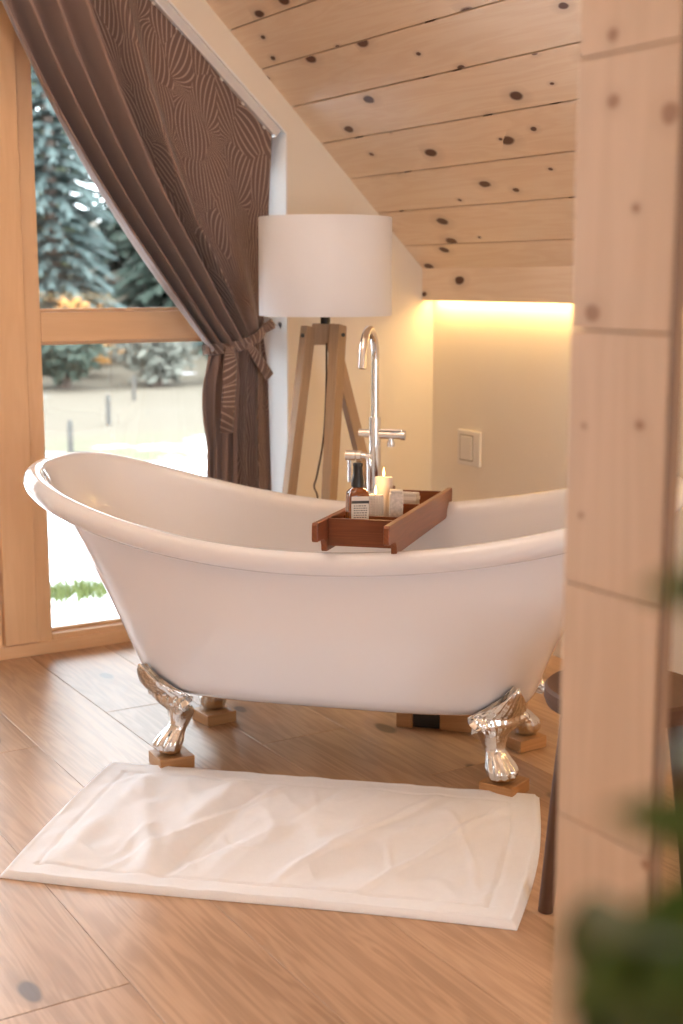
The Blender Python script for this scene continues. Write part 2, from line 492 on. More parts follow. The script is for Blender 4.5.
# ---- windows of the back gable (wooden frames, fixed glass)
def z_top(x): return soff_z(x)
def window(name, xa, xb, label):
    """frame between xa and xb, outer edges; glass inset."""
    bm = new_bm()
    y0, y1 = YF, YF + .085
    st = 0.062
    prism_y(bm, [(xa, 0), (xa + st, 0), (xa + st, z_top(xa + st)), (xa, z_top(xa))], y0, y1, 0, (0, 0, 1))
    prism_y(bm, [(xb - st, 0), (xb, 0), (xb, z_top(xb)), (xb - st, z_top(xb - st))], y0, y1, 0, (0, 0, 1))
    box2(bm, xa + st, xb - st, y0, y1, 0.0, .070, 0, (1, 0, 0))
    box2(bm, xa + st, xb - st, y0, y1, 1.135, 1.241, 0, (1, 0, 0))
    # raking head
    p, q = xa + st, xb - st
    pts = [(p, z_top(p) - .16), (q, z_top(q) - .16), (q, z_top(q))]
    if p < XR < q: pts += [(XR, z_top(XR)), (p, z_top(p))]; pts = [(p, z_top(p) - .16), (XR, z_top(XR) - .16)] + pts[1:]
    else: pts += [(p, z_top(p))]
    prism_y(bm, pts, y0, y1, 0, (1, 0, -.9))
    # glazing beads (a thin step inside the frame)
    for (x0, x1, z0, z1) in ((p, p + .012, .07, 1.135), (q - .012, q, .07, 1.135), (p, q, .07, .082), (p, q, 1.123, 1.135),
                             (p, p + .012, 1.241, z_top(p) - .1), (q - .012, q, 1.241, z_top(q) - .1), (p, q, 1.241, 1.253)):
        box2(bm, x0, x1, y0 + .035, y0 + .058, z0, z1, 0, (0, 0, 1) if z1 - z0 > .1 else (1, 0, 0))
    fr = build(name, bm, M_frame, bevel=0.003)
    tag(fr, label, 'window', kind='structure')
    bm = new_bm()
    box2(bm, p, q, y0 + .058, y0 + .064, .07, 1.135)
    build('pane', bm, M_glass, fr)
    bm = new_bm()
    prism_y(bm, [(p, 1.241), (q, 1.241), (q, z_top(q) - .15)] + ([(XR, z_top(XR) - .15)] if p < XR < q else []) + [(p, z_top(p) - .15)], y0 + .058, y0 + .064)
    build('pane', bm, M_glass, fr)
    bm = new_bm()
    box2(bm, p, q, y0 + .056, y0 + .066, .066, .078)
    build('seal', bm, M_dark, fr)
    return fr
window('window_1', 1.500, XO + .02, 'tall two pane timber window behind the tied curtain')
window('window_2', -1.0, 1.378, 'timber window continuing to the left of the post')
bm = new_bm()
prism_y(bm, [(1.380, .052), (1.502, .052), (1.502, z_top(1.502)), (1.380, z_top(1.380))], YF - .022, YF + .085, 0, (0, 0, 1))
box2(bm, 1.376, 1.502, YF - .001, YF + .085, 0, .054, 0, (1, 0, 0))
tr = build('trim_2', bm, M_frame, bevel=0.004); tag(tr, 'vertical timber cover board between the window panes', 'trim', kind='structure')
bm = new_bm()
box2(bm, -1.25, XO, YF - .012, YF, 0.0, .048, 0, (1, 0, 0))
tr = build('trim_3', bm, M_frame, bevel=0.003); tag(tr, 'low timber sill rail along the floor under the window', 'trim', kind='structure')

# ---- foreground wooden partition end
bm = new_bm()
zs = [0.0, .155, .443, .728, 1.009, 1.2964, 1.5855, 1.874, 2.162, 2.45, 2.74, 3.03, 3.30]
for a, b_ in zip(zs[:-1], zs[1:]):
    add_box(bm, (1.0065, 1.084, (a + b_) / 2), (.013, .153, b_ - a - .0016), None, 0, (0, 0, 1))
pt = build('wall_partition', bm, M_panel, bevel=0.0015); tag(pt, 'pale spruce boarded partition end in the foreground', 'partition', kind='structure')
bm = new_bm()
box2(bm, 1.0136, 1.0175, 1.006, 1.155, 0.0, 3.30)
bm2 = new_bm(); box2(bm2, 1.0, 1.0135, .9985, 1.0070, 0.0, 3.30, 0, (0, 0, 1)); t5 = build('trim_5', bm2, M_edge, bevel=.002); tag(t5, 'slim reddish edging on the near edge of the partition', 'trim', kind='structure')
tr = build('trim_4', bm, M_stool, bevel=0.001); tag(tr, 'dark edge strip behind the partition boards', 'trim', kind='structure')

# ------------------------------------------------------------------ bathtub
TC = Vector((1.943, 3.178, 0.0)); TA = -0.785
A0, B0, Z0, HL, HR, MM, NN, WW, DS = 0.926, 0.505, 0.67, 0.183, 0.152, 1.921, 2.714, 0.168, -0.032
AX = Vector((math.cos(TA), math.sin(TA), 0)); NX = Vector((-math.sin(TA), math.cos(TA), 0))
def tub_world(s, t, z): return TC + AX * s + NX * t + Vector((0, 0, z))
def rim(th, inset, dz):
    c, s = math.cos(th), math.sin(th)
    S = math.copysign(abs(c) ** (2 / NN), c); T = math.copysign(abs(s) ** (2 / NN), s)
    z = Z0 + (HL if S < 0 else HR) * abs(S - DS) ** MM + dz
    return Vector((S * (A0 - inset), T * (1 - WW * (1 - S * S)) * (B0 - inset), z))
def shell(th, u, inset, dz, zb, rL=.631, rW=.455, kl=.80, kw=2.4, sh=-.021):
    top = rim(th, inset, dz)
    gL = (1 - (1 - u) ** kl) ** (1 / kl); gW = (1 - (1 - u) ** kw) ** (1 / kw)
    zf = u
    z = zb + (top.z - zb) * zf
    return Vector((top.x * (rL + (1 - rL) * gL) + sh * (1 - gL), top.y * (rW + (1 - rW) * gW), z))
bm = new_bm()
NT = 192
rows = []
ths = [2 * PI * i / NT for i in range(NT)]
us = [0.0, .012, .03, .06, .1] + [.15 + .85 * i / 22 for i in range(23)]
zb = .192
rows.append([Vector((shell(t, 0, .045, -.05, zb).x * .5, shell(t, 0, .045, -.05, zb).y * .5, zb - .002)) for t in ths])
for u in us:
    sc = 1.0
    # soften the bottom edge
    e = max(0, 1 - u / .1)
    r_ = []
    for t in ths:
        p = shell(t, u, .045, -.05, zb)
        p = Vector((p.x * (1 - .05 * e * e), p.y * (1 - .12 * e * e), p.z))
        r_.append(p)
    rows.append(r_)
i_outer = len(rows)
for ph in (-95, -70, -45, -20, 0, 20, 40, 60, 80, 100, 120, 140, 160):
    a = math.radians(ph)
    rows.append([rim(t, .030 - .030 * math.cos(a) , -.031 + .031 * math.sin(a)) for t in ths])
zi = .235
for u in reversed(us):
    e = max(0, 1 - u / .1)
    r_ = []
    for t in ths:
        p = shell(t, u, .066, -.035, zi, kl=.95)
        q = Vector((p.x * (1 - .05 * e * e), p.y * (1 - .12 * e * e), p.z))
        r_.append(q)
    rows.append(r_)
rows.append([Vector((p.x * .4, p.y * .4, zi - .004)) for p in rows[-1]])
vr = [[bm.verts.new(p) for p in r_] for r_ in rows]
for i in range(len(vr) - 1):
    for k in range(NT):
        j = (k + 1) % NT
        bm.faces.new((vr[i][k], vr[i][j], vr[i + 1][j], vr[i + 1][k]))
bm.faces.new(vr[0]); bm.faces.new(vr[-1])
bmesh.ops.recalc_face_normals(bm, faces=bm.faces[:])
tub_bvh = BVHTree.FromBMesh(bm)
tub = empty('bathtub', TC, TA, 'white freestanding slipper bathtub on four ornate chrome claw feet', 'bathtub')
build('basin', bm, M_enamel, tub, smooth=True)

# drain and overflow inside
bm = new_bm(); lathe(bm, [(.0, .2365), (.028, .2365), (.03, .234)], 24, M=Matrix.Translation((0.05, 0, 0)), cap=False)
build('drain', bm, M_chrome, tub, smooth=True)

# claw feet -- lofted along an S-shaped spine, hugging the tub with a leaf-shaped wing
FEET = [(-.450, -.208, -1, -1), (.454, -.200, 1, -1), (-.464, .178, -1, 1), (.474, .172, 1, 1)]
def foot(sx, ty, dx, dy):
    o = Vector((dx * .72, dy * .70, 0)).normalized()
    w = Vector((-o.y, o.x, 0))
    c = Vector((sx, ty, 0)) - o * .02
    #      z     out    halfw  halfd  flute
    lv = [(.036, .040, .018, .016, 0), (.040, .042, .032, .029, .08), (.052, .047, .040, .037, .16), (.068, .045, .043, .040, .20),
          (.084, .038, .040, .036, .18), (.100, .027, .033, .031, .10), (.116, .015, .030, .029, .03), (.134, .008, .034, .033, .05),
          (.152, .006, .043, .037, .15), (.168, .010, .056, .034, .30), (.184, .020, .071, .026, .6), (.202, .034, .084, .019, .8),
          (.224, .052, .092, .015, 1.0), (.248, .072, .090, .012, 1.0), (.272, .090, .074, .010, 1.0), (.294, .104, .044, .008, .8), (.310, .112, .010, .004, .3)]
    bm = new_bm()
    SEG = 80
    # finer interpolation
    fine = []
    SUB = 4
    for i in range(len(lv) - 1):
        for s_ in range(SUB):
            t = s_ / SUB
            p0 = lv[max(0, i - 1)]; p1 = lv[i]; p2 = lv[i + 1]; p3 = lv[min(len(lv) - 1, i + 2)]
            fine.append([0.5 * ((2 * p1[k]) + (-p0[k] + p2[k]) * t + (2 * p0[k] - 5 * p1[k] + 4 * p2[k] - p3[k]) * t * t + (-p0[k] + 3 * p1[k] - 3 * p2[k] + p3[k]) * t ** 3) for k in range(5)])
    fine.append(list(lv[-1]))
    rings = []
    for (z, ou, hw, hd, fl) in fine:
        ring = []
        for k in range(SEG):
            a = 2 * PI * k / SEG
            ca, sa = math.cos(a), math.sin(a)
            front = max(0, sa)
            if z < .11:      # toes
                m = 1 + fl * .55 * math.cos(10 * a) * (0.35 + .65 * front)
            else:            # leaf flutes and scalloped outline
                m = 1
            x = hw * ca * m; y = hd * sa * m
            if z >= .11:
                y += front ** .5 * fl * .011 * (abs(math.cos(4.5 * PI * ca)) ** .7 * 1.6 - .6) * (1 - .25 * abs(ca))
                y += front * .012 * (1 - abs(ca)) * sstep(.15, .2, z)
                x *= 1 + .07 * math.sin(z * 230) * sstep(.17, .2, z) * abs(ca)
            zz = z - .050 * abs(ca) ** 2 * sstep(.17, .24, z)
            P = c + o * (ou + y) + w * x + Vector((0, 0, zz))
            if zz > .150:
                # keep the leaf outside the enamel: push along o
                org = P + o * .6
                hit = tub_bvh.ray_cast(Vector((org.x, org.y, max(zz, .215))), -o, 2.0)
                if hit[0] is not None:
                    need = (hit[0] - P).dot(o) + .001
                    f = sstep(.158, .235, zz)
                    th = .006 + (y + hd) * .95
                    P = P + o * ((need + th) * f)
            ring.append(bm.verts.new(P))
        rings.append(ring)
    for i in range(len(rings) - 1):
        for k in range(SEG):
            j = (k + 1) % SEG
            bm.faces.new((rings[i][k], rings[i][j], rings[i + 1][j], rings[i + 1][k]))
    bm.faces.new(rings[0]); bm.faces.new(rings[-1])
    return build('claw_foot', bm, M_chrome2, tub, smooth=True)
for f_ in FEET: foot(*f_)

# wooden blocks under the feet
BL = [(-.462, -.222, -.07, 'oak block under the near left claw foot of the tub'),
      (.478, -.205, .42, 'oak block under the near right claw foot, touching the mat edge'),
      (-.474, .178, .07, 'oak block under the far left claw foot behind the front one'),
      (.484, .175, .06, 'oak block under the far right claw foot of the tub')]
for (s, t, r, lb) in BL:
    bm = new_bm()
    add_box(bm, (0, 0, .0175), (.102, .100, .035), None, 0, (1, 0, 0))
    p = tub_world(s, t, 0)
    o = build('wooden_block', bm, M_block, loc=p, rz=r, bevel=.002)
    tag(o, lb, 'block', 'oak blocks under the tub feet')

# drain housing under the tub
dr = empty('drain_trap', tub_world(.215, .285, 0), TA, 'low wooden box with black drain piece on the floor under the tub', 'drain')
bm = new_bm(); add_box(bm, (-.10, 0, .0275), (.05, .07, .055), None, 0, (1, 0, 0)); build('wood_end', bm, M_block, dr, bevel=.002)
bm = new_bm(); add_box(bm, (.07, 0, .0275), (.12, .07, .055), None, 0, (1, 0, 0)); build('wood_end', bm, M_block, dr, bevel=.002)
bm = new_bm(); add_box(bm, (-.033, .004, .03), (.085, .06, .06)); cyl(bm, (-.033, 0, .05), (-.033, 0, .13), .025); build('black_trap', bm, M_dark, dr, bevel=.003)

# ------------------------------------------------------------------ bath tray
TILT = math.atan2(.036, .735)
TR_C = (.124, -.395, .676)   # tub-local: near foot line, on the rim top
tray_rot = Matrix.Rotation(TA, 4, 'Z') @ Matrix.Rotation(-TILT, 4, 'X')
tray = empty('bath_tray', tub_world(*TR_C), 0, 'reddish brown wooden bath tray laid across the tub rim', 'tray', rot=tray_rot.to_euler())
def rail_profile():
    # (y along the tray, z): handles overhang both ends, concave step down to the feet
    h, hb = .084, .036
    near, far = -.105, .84
    p = [(near, h), (near - .004, h - .006), (near - .004, hb + .006), (near, hb)]
    p += [(-.045, hb)]
    for k in range(1, 8):
        a = k / 7 * PI / 2
        p.append((-.045 + .030 * math.sin(a), hb - .030 * (1 - math.cos(a))))
    p += [(-.012, .0), (.738, .0)]
    for k in range(0, 8):
        a = PI / 2 - k / 7 * PI / 2
        p.append((.738 + .042 - .030 * math.sin(a), hb - .030 * (1 - math.cos(a))))
    p += [(far, hb), (far + .004, hb + .006), (far + .004, h - .006), (far, h)]
    return p
def rail(x):
    bm = new_bm()
    pr = rail_profile(); off = (random.uniform(0, 9), random.uniform(0, 9))
    a = [bm.verts.new((x - .0075, y, z)) for y, z in pr]; b_ = [bm.verts.new((x + .0075, y, z)) for y, z in pr]
    fs = [bm.faces.new(a), bm.faces.new(b_[::-1])]
    for i in range(len(pr)):
        j = (i + 1) % len(pr)
        fs.append(bm.faces.new((a[i], a[j], b_[j], b_[i])))
    for f in fs: uvface(bm, f, lambda c: (c.y + off[0], c.z + c.x + off[1]))
    return build('side_rail', bm, M_tray, tray, bevel=.002)
TWD = .090
rail(-TWD); rail(TWD)
for y in (.0, .725):
    bm = new_bm(); add_box(bm, (0, y, .049), (2 * TWD - .015, .012, .070), None, 0, (1, 0, 0)); build('end_panel', bm, M_tray, tray, bevel=.0015)
bm = new_bm(); add_box(bm, (0, .3625, .018), (2 * TWD - .015, .713, .008), None, 0, (0, 1, 0)); build('tray_bottom', bm, M_tray, tray)
for y in (.165, .47):
    bm = new_bm(); add_box(bm, (0, y, .047), (2 * TWD - .015, .010, .050), None, 0, (1, 0, 0)); build('divider', bm, M_tray, tray, bevel=.001)
TM = Matrix.Translation(tub_world(*TR_C)) @ tray_rot
def on_tray(x, y, z=.022): return TM @ Vector((x, y, z + .0005))
E_tray = tray_rot.to_euler()
def tray_thing(name, x, y, rz, label, cat, group=None):
    R_ = (tray_rot @ Matrix.Rotation(rz, 4, 'Z')).to_euler()
    return empty(name, on_tray(x, y), 0, label, cat, group, rot=R_)

# amber soap bottle (soft square section)
bt = tray_thing('soap_bottle', -.028, .085, math.radians(35), 'amber soap bottle with black pump collar and white label on the tray', 'bottle')
bm = new_bm()
def sq_ring(r, z, n=4.5, seg=48):
    out = []
    for k in range(seg):
        a = 2 * PI * k / seg; c, s = math.cos(a), math.sin(a)
        out.append(bm.verts.new((math.copysign(abs(c) ** (2 / n), c) * r, math.copysign(abs(s) ** (2 / n), s) * r, z)))
    return out
rg = []
for r, z, n in [(.024, 0, 5), (.0275, .003, 5), (.0275, .112, 5), (.0265, .120, 4), (.022, .127, 3), (.014, .132, 2.2), (.0125, .140, 2)]:
    rg.append(sq_ring(r, z, n))
for i in range(len(rg) - 1):
    for k in range(48):
        bm.faces.new((rg[i][k], rg[i][(k + 1) % 48], rg[i + 1][(k + 1) % 48], rg[i + 1][k]))
bm.faces.new(rg[0]); bm.faces.new(rg[-1])
build('bottle_body', bm, M_amber, bt, smooth=True, auto=50)
bm = new_bm(); lathe(bm, [(.014, .134), (.0165, .135), (.0165, .152), (.0145, .160), (.0125, .168), (.0120, .186), (.0130, .188), (.0130, .194), (.011, .196)], 28)
build('pump_cap', bm, M_dark, bt, smooth=True, auto=50)
bm = new_bm(); box2(bm, .0273, .0283, -.023, .023, .050, .112); lab = build('label', bm, M_label, bt)
# label faces the viewer on its right hand side: dark band and rows of small print
bm = new_bm()
box2(bm, .0282, .0286, -.023, .023, .094, .101)
for r in range(6):
    x = -.017
    while x < .016:
        wl = random.uniform(.003, .007)
        box2(bm, .0282, .0286, x, min(.018, x + wl), .087 - r * .006, .089 - r * .006)
        x += wl + .0022
build('print', bm, M_ink, lab)
bt.rotation_euler = (tray_rot @ Matrix.Rotation(math.radians(-62), 4, 'Z')).to_euler()

def candle_flame(parent, z, s=1.0):
    bm = new_bm(); cyl(bm, (0, 0, z - .002), (0, 0, z + .006 * s), .0009, 8); build('wick', bm, M_wick, parent)
    bm = new_bm()
    lathe(bm, [(.0006, z + .003), (.0030 * s, z + .007), (.0036 * s, z + .010 * s + .002), (.0026 * s, z + .016 * s + .002), (.0012 * s, z + .022 * s + .002), (.0002, z + .027 * s + .002)], 14)
    build('flame', bm, M_flame, parent, smooth=True)
# tall pillar candle
cd = tray_thing('pillar_candle', .000, .275, .4, 'tall smooth cream pillar candle, lit, in the middle of the tray', 'candle', 'lit candles on the tray')
bm = new_bm(); lathe(bm, [(.022, 0), (.0245, .002), (.0245, .140), (.0235, .143), (.020, .1425), (.006, .1405)], 36)
build('wax', bm, M_wax, cd, smooth=True, auto=40); candle_flame(cd, .1405)
# short ribbed candle
cd = tray_thing('ribbed_candle', -.008, .212, .1, 'short ribbed cream candle, lit, in front of the tall one', 'candle', 'lit candles on the tray')
bm = new_bm()
rg = []
for r, z in [(.019, 0), (.0205, .002)] + [(.0205 + .0006 * (i % 2), .005 + i * .0035) for i in range(27)] + [(.0195, .1015), (.016, .099), (.004, .098)]:
    ring = []
    for k in range(72):
        a = 2 * PI * k / 72
        rr = r * (1 + (.035 if (k // 2) % 2 else 0) * (1 if .003 < z < .100 and r > .0198 else 0))
        ring.append(bm.verts.new((rr * math.cos(a), rr * math.sin(a), z)))
    rg.append(ring)
for i in range(len(rg) - 1):
    for k in range(72): bm.faces.new((rg[i][k], rg[i][(k + 1) % 72], rg[i + 1][(k + 1) % 72], rg[i + 1][k]))
bm.faces.new(rg[0]); bm.faces.new(rg[-1])
build('wax', bm, M_ribwax, cd); candle_flame(cd, .098)
# speckled square pot
pot = tray_thing('speckled_pot', .044, .232, .25, 'small square speckled cream pot right of the candles', 'pot')
bm = new_bm(); add_box(bm, (0, 0, .0535), (.036, .036, .107)); build('pot_body', bm, M_pat, pot, bevel=.003)
bm = new_bm(); add_box(bm, (0, 0, .111), (.034, .034, .008)); build('lid', bm, M_ribwax, pot, bevel=.002)
# wrapped soap bar lying in the far compartment
sp = tray_thing('wrapped_soap_box', .020, .512, -.1, 'small beige wrapped soap box in the far compartment of the tray', 'soap box')
bm = new_bm(); add_box(bm, (0, .02, .038), (.052, .040, .076)); build('box_body', bm, M_soap, sp, bevel=.004)
bm = new_bm(); add_box(bm, (0, .02, .060), (.0532, .0412, .010)); build('paper_band', bm, M_label, sp)

# ------------------------------------------------------------------ bath mat
bm = new_bm()
TL, TRr, BR_, BLc = Vector((1.306, 3.428, 0)), Vector((2.187, 2.610, 0)), Vector((1.675, 2.060, 0)), Vector((.823, 2.880, 0))
NU, NV = 200, 130
SU, SV = 1.20, .76
def mat_pt(u, v):
    # u along the tub, v from the tub (0) towards the viewer (1)
    top = TL.lerp(TRr, u); bot = BLc.lerp(BR_, u)
    p = top.lerp(bot, v)
    along = (TRr - TL).normalized(); down = (BLc - TL).normalized()
    p = p + along * (.022 * math.sin(PI * v) * sstep(.6, 1, u) - .012 * math.sin(PI * v) * sstep(.4, 0, u))
    p = p + down * (.008 * math.sin(u * 5.3 + .5) * v)
    # height
    du = min(u, 1 - u) * SU; dv = min(v, 1 - v) * SV; d = min(du, dv)
    edge = sstep(0, .014, d)
    z = .013
    x, y = u * SU, v * SV
    # broad soft creases running from the tub edge to the viewer's edge
    for (u0, sl, wd, am) in ((.30, -.10, .030, .013), (.36, -.10, .018, -.006), (.115, -.05, .024, .007), (.62, -.14, .03, .006), (.47, -.2, .02, .005), (.20, .22, .022, .008), (.80, -.1, .03, .004)):
        q = (u - (u0 + sl * (v - .5))) / wd
        z += 1.7 * am * sstep(.02, .15, dv) * math.exp(-q * q) * (.35 + .65 * abs(noise.noise(Vector((u0 * 9, v * 2.2, 1)))) * 2)
    z += (.0085 * noise.noise(Vector((x * 7 + y * 3, y * 4, 3))) + .006 * noise.noise(Vector((x * 13 + y * 9, y * 6 - x * 3, 5)))) * sstep(.0, .1, dv) + .003 * noise.noise(Vector((x * 16, y * 9, 7)))
    rn = abs(noise.noise(Vector((x * 5.2 + y * 2.6, y * 1.5 - x * .4, 11))))
    z += .0075 * max(0, 1 - rn * 7) * sstep(.03, .16, dv) * sstep(.03, .12, du)
    rn = abs(noise.noise(Vector((x * 8.5 - y * 2.0, y * 3.2 + x * 1.1, 23))))
    z += .004 * max(0, 1 - rn * 6) * sstep(.05, .18, dv) * sstep(.05, .14, du)
    # stitched border groove
    for dd, off in ((du, .075), (dv, .07)):
        lim = (dv if dd is du else du) > .06
        if lim: z -= .0045 * math.exp(-((dd - off) / .0045) ** 2)
    # rolled hem
    z += .004 * math.exp(-((d - .010) / .007) ** 2)
    p.z = max(.006, z) * (.25 + .75 * edge) + .0008
    return p
ga = [[bm.verts.new(mat_pt(i / NU, j / NV)) for i in range(NU + 1)] for j in range(NV + 1)]
gb = [[None] * (NU + 1) for j in range(NV + 1)]
for j in range(NV):
    for i in range(NU):
        bm.faces.new((ga[j][i], ga[j + 1][i], ga[j + 1][i + 1], ga[j][i + 1]))
# skirt and underside
loop = [ga[0][i] for i in range(NU + 1)] + [ga[j][NU] for j in range(1, NV + 1)] + [ga[NV][i] for i in range(NU - 1, -1, -1)] + [ga[j][0] for j in range(NV - 1, 0, -1)]
low = [bm.verts.new((v.co.x, v.co.y, .0006)) for v in loop]
for i in range(len(loop)):
    j = (i + 1) % len(loop)
    bm.faces.new((loop[i], loop[j], low[j], low[i]))
mt = build('bath_mat', bm, M_towel, smooth=True)
tag(mt, 'white terry bath mat with stitched border on the floor before the tub', 'bath mat')

# ------------------------------------------------------------------ tripod lamp
LX, LY = 2.38, 4.05
RV = Vector((math.cos(YAW), -math.sin(YAW), 0)); FV = Vector((math.sin(YAW), math.cos(YAW), 0))
lamp = empty('floor_lamp', (LX, LY, 0), 0, 'wooden tripod floor lamp with white drum shade behind the tub', 'lamp')
bm = new_bm()
R0 = .2285
rings = lathe(bm, [(R0, 1.232), (R0 + .002, 1.235), (R0 + .001, 1.562), (R0 - .001, 1.565), (R0 - .004, 1.562), (R0 - .004, 1.235), (R0, 1.232)], 72, cap=False)
sh = build('lamp_shade', bm, M_shade, lamp, smooth=True, auto=50)
bm = new_bm()
for k in range(3):
    a = 2 * PI * k / 3
    cyl(bm, (.012 * math.cos(a), .012 * math.sin(a), 1.245), ((R0 - .003) * math.cos(a), (R0 - .003) * math.sin(a), 1.245), .0022, 8)
lathe(bm, [(.020, 1.242), (.020, 1.249)], 20)
build('shade_ring', bm, M_dark, sh)
bm = new_bm(); lathe(bm, [(.017, 1.20), (.017, 1.29), (.013, 1.295)], 20); build('socket', bm, M_dark, lamp, smooth=True, auto=40)
bm = new_bm(); lathe(bm, [(.010, 1.293), (.028, 1.33), (.030, 1.35), (.022, 1.375), (.002, 1.385)], 20); build('bulb', bm, M_white, lamp, smooth=True)
bm = new_bm()
hub_c = Vector((0, 0, 1.168))
Rm = Matrix((RV, FV, Vector((0, 0, 1)))).transposed()
add_box(bm, hub_c + RV * -.006, (.080, .060, .072), Rm, 0, (0, 0, 1))
build('hub', bm, M_lampwood, lamp, bevel=.003)
def lamp_leg(top, bot, wv, w=.032, d=.048, cap_dir=None):
    """tapered wooden bar from top to bottom; wv = sideways vector of its narrow face"""
    top, bot = Vector(top), Vector(bot)
    dr_ = (top - bot).normalized()
    a = (wv - dr_ * wv.dot(dr_)).normalized(); b_ = dr_.cross(a).normalized()
    bm = new_bm()
    P = []
    for q, s in ((bot, .86), (top, 1.0)):
        for (i, j) in ((-1, -1), (1, -1), (1, 1), (-1, 1)):
            P.append(q + a * (i * w / 2 * s) + b_ * (j * d / 2 * s))
    # cut the feet level with the floor
    for i in range(4): P[i] = P[i] - dr_ * (P[i].z / dr_.z)
    add_hexa(bm, P, 0, dr_)
    lg = build('leg', bm, M_lampwood, lamp, bevel=.003)
    return lg
def ptv(r, f, z): return RV * r + FV * f + Vector((0, 0, z))
diag = (RV * .75 - FV * .66).normalized()
def bolt(c, ax):
    bm = new_bm(); ax = Vector(ax)
    cyl(bm, c - ax * .004, c + ax * .004, .007, 14)
    return build('bolt', bm, M_dark, lamp)
lamp_leg(ptv(-.058, -.02, 1.195), ptv(-.20, -.16, 0), RV * .8 + FV * .6, .040, .040)
lamp_leg(ptv(.045, -.040, 1.200), ptv(-.02, -.285, 0), RV * .82 - FV * .57, .040, .050)
lamp_leg(ptv(.018, .045, 1.17), ptv(.31, .19, 0), RV * .5 - FV * .86, .040, .040)
bolt(ptv(-.078, -.045, 1.165), -FV); bolt(ptv(.062, -.068, 1.168), -FV)
# cord
bm = new_bm()
pts = []
cp = [(.004, -.02, 1.16), (.004, -.035, 1.10), (.002, -.045, .95), (-.008, -.05, .80), (-.030, -.05, .68), (-.040, -.05, .64), (-.028, -.05, .60), (-.026, -.05, .50), (-.04, -.04, .3), (-.03, -.02, .1), (.02, .04, .008), (.2, .2, .006), (.28, .24, .006)]
for i in range(len(cp) - 1):
    p0 = Vector(cp[max(0, i - 1)]); p1 = Vector(cp[i]); p2 = Vector(cp[i + 1]); p3 = Vector(cp[min(len(cp) - 1, i + 2)])
    for k in range(6):
        t = k / 6
        q = 0.5 * ((2 * p1) + (p2 - p0) * t + (2 * p0 - 5 * p1 + 4 * p2 - p3) * t * t + (3 * p1 - 3 * p2 + p3 - p0) * t ** 3)
        pts.append(ptv(q.x, q.y, max(.005, q.z)))
tube(bm, pts, .0035, 8); build('cord', bm, M_cord, lamp, smooth=True)

# ------------------------------------------------------------------ floor-standing faucet
fc = empty('tub_faucet', (2.286, 3.58, 0), TA, 'tall chrome floor standing tub faucet with gooseneck spout', 'faucet')
bm = new_bm()
lathe(bm, [(.045, 0), (.045, .010), (.040, .014), (.0135, .016), (.0135, .70)], 28)
build('column', bm, M_chrome, fc, smooth=True, auto=35)
bm = new_bm(); cyl(bm, (0, 0, .70), (0, 0, .925), .0185, 28); build('mixer_body', bm, M_chrome, fc, smooth=True, auto=35)
bm = new_bm()
pts = [(0, 0, .92), (0, 0, 1.0), (0, 0, 1.06), (0, 0, 1.10)]
ra = .088
for k in range(1, 17):
    a = k / 16 * math.radians(172)
    pts.append((0, -ra + ra * math.cos(a), 1.115 + ra * math.sin(a)))
p = Vector(pts[-1]); d = (Vector(pts[-1]) - Vector(pts[-2])).normalized()
pts.append(tuple(p + d * .02)); pts.append(tuple(p + d * .04))
tube(bm, pts, .0125, 18); build('spout', bm, M_chrome, fc, smooth=True, auto=50)
bm = new_bm(); cyl(bm, (-.052, 0, .872), (.0, 0, .872), .013, 22); build('cold_handle', bm, M_chrome, fc, smooth=True, auto=40)
hd = None
bm = new_bm(); cyl(bm, (0, 0, .868), (.088, 0, .868), .0125, 22); cyl(bm, (.084, 0, .868), (.098, 0, .868), .0155, 22); hd = build('mixer_arm', bm, M_chrome, fc, smooth=True, auto=40)
bm = new_bm(); add_box(bm, (.052, 0, .884), (.075, .018, .006)); build('lever', bm, M_chrome, hd, bevel=.002)
bm = new_bm(); cyl(bm, (.052, 0, .858), (.052, 0, .846), .008, 16); cyl(bm, (.052, 0, .848), (.052, 0, .832), .0125, 18); build('diverter_knob', bm, M_chrome, hd, smooth=True, auto=40)
bm = new_bm()
tube(bm, [(-.082, -.01, .800), (-.05, -.01, .800), (-.030, -.01, .800), (-.019, -.01, .796), (-.0145, -.01, .786), (-.013, -.01, .76), (-.013, -.01, .4), (-.013, -.01, .012)], .0105, 16)
lathe(bm, [(.026, .0), (.026, .012)], 20, M=Matrix.Translation((-.013, -.01, 0)))
build('supply_pipe', bm, M_chrome, fc, smooth=True, auto=40)
bm = new_bm(); cyl(bm, (-.092, -.01, .800), (-.060, -.01, .800), .0165, 20); cyl(bm, (-.056, -.01, .800), (-.042, -.01, .800), .0165, 20); hh = build('hose_holder', bm, M_chrome, fc, smooth=True, auto=40)
bm = new_bm(); cyl(bm, (-.080, -.014, .79), (-.080, -.014, .715), .0055, 12); build('holder_lever', bm, M_chrome, hh, smooth=True, auto=40)

# ------------------------------------------------------------------ wall switch
sw = empty('wall_switch', (XK, 4.187, .708), 0, 'square white wall switch low on the plastered knee wall', 'switch')
bm = new_bm(); add_box(bm, (-.005, 0, 0), (.010, .146, .137)); build('frame', bm, M_white, sw, bevel=.004)
bm = new_bm()
for (y, z, a, b_) in ((-.041, 0, .004, .098), (.041, 0, .004, .098), (0, .049, .086, .004), (0, -.049, .086, .004)):
    add_box(bm, (-.0104, y + .012, z), (.0012, a, b_))
build('gap', bm, M_groove, sw)
bm = new_bm(); add_box(bm, (-.0105, .012, 0), (.006, .076, .092)); build('rocker', bm, M_white, sw, bevel=.002)

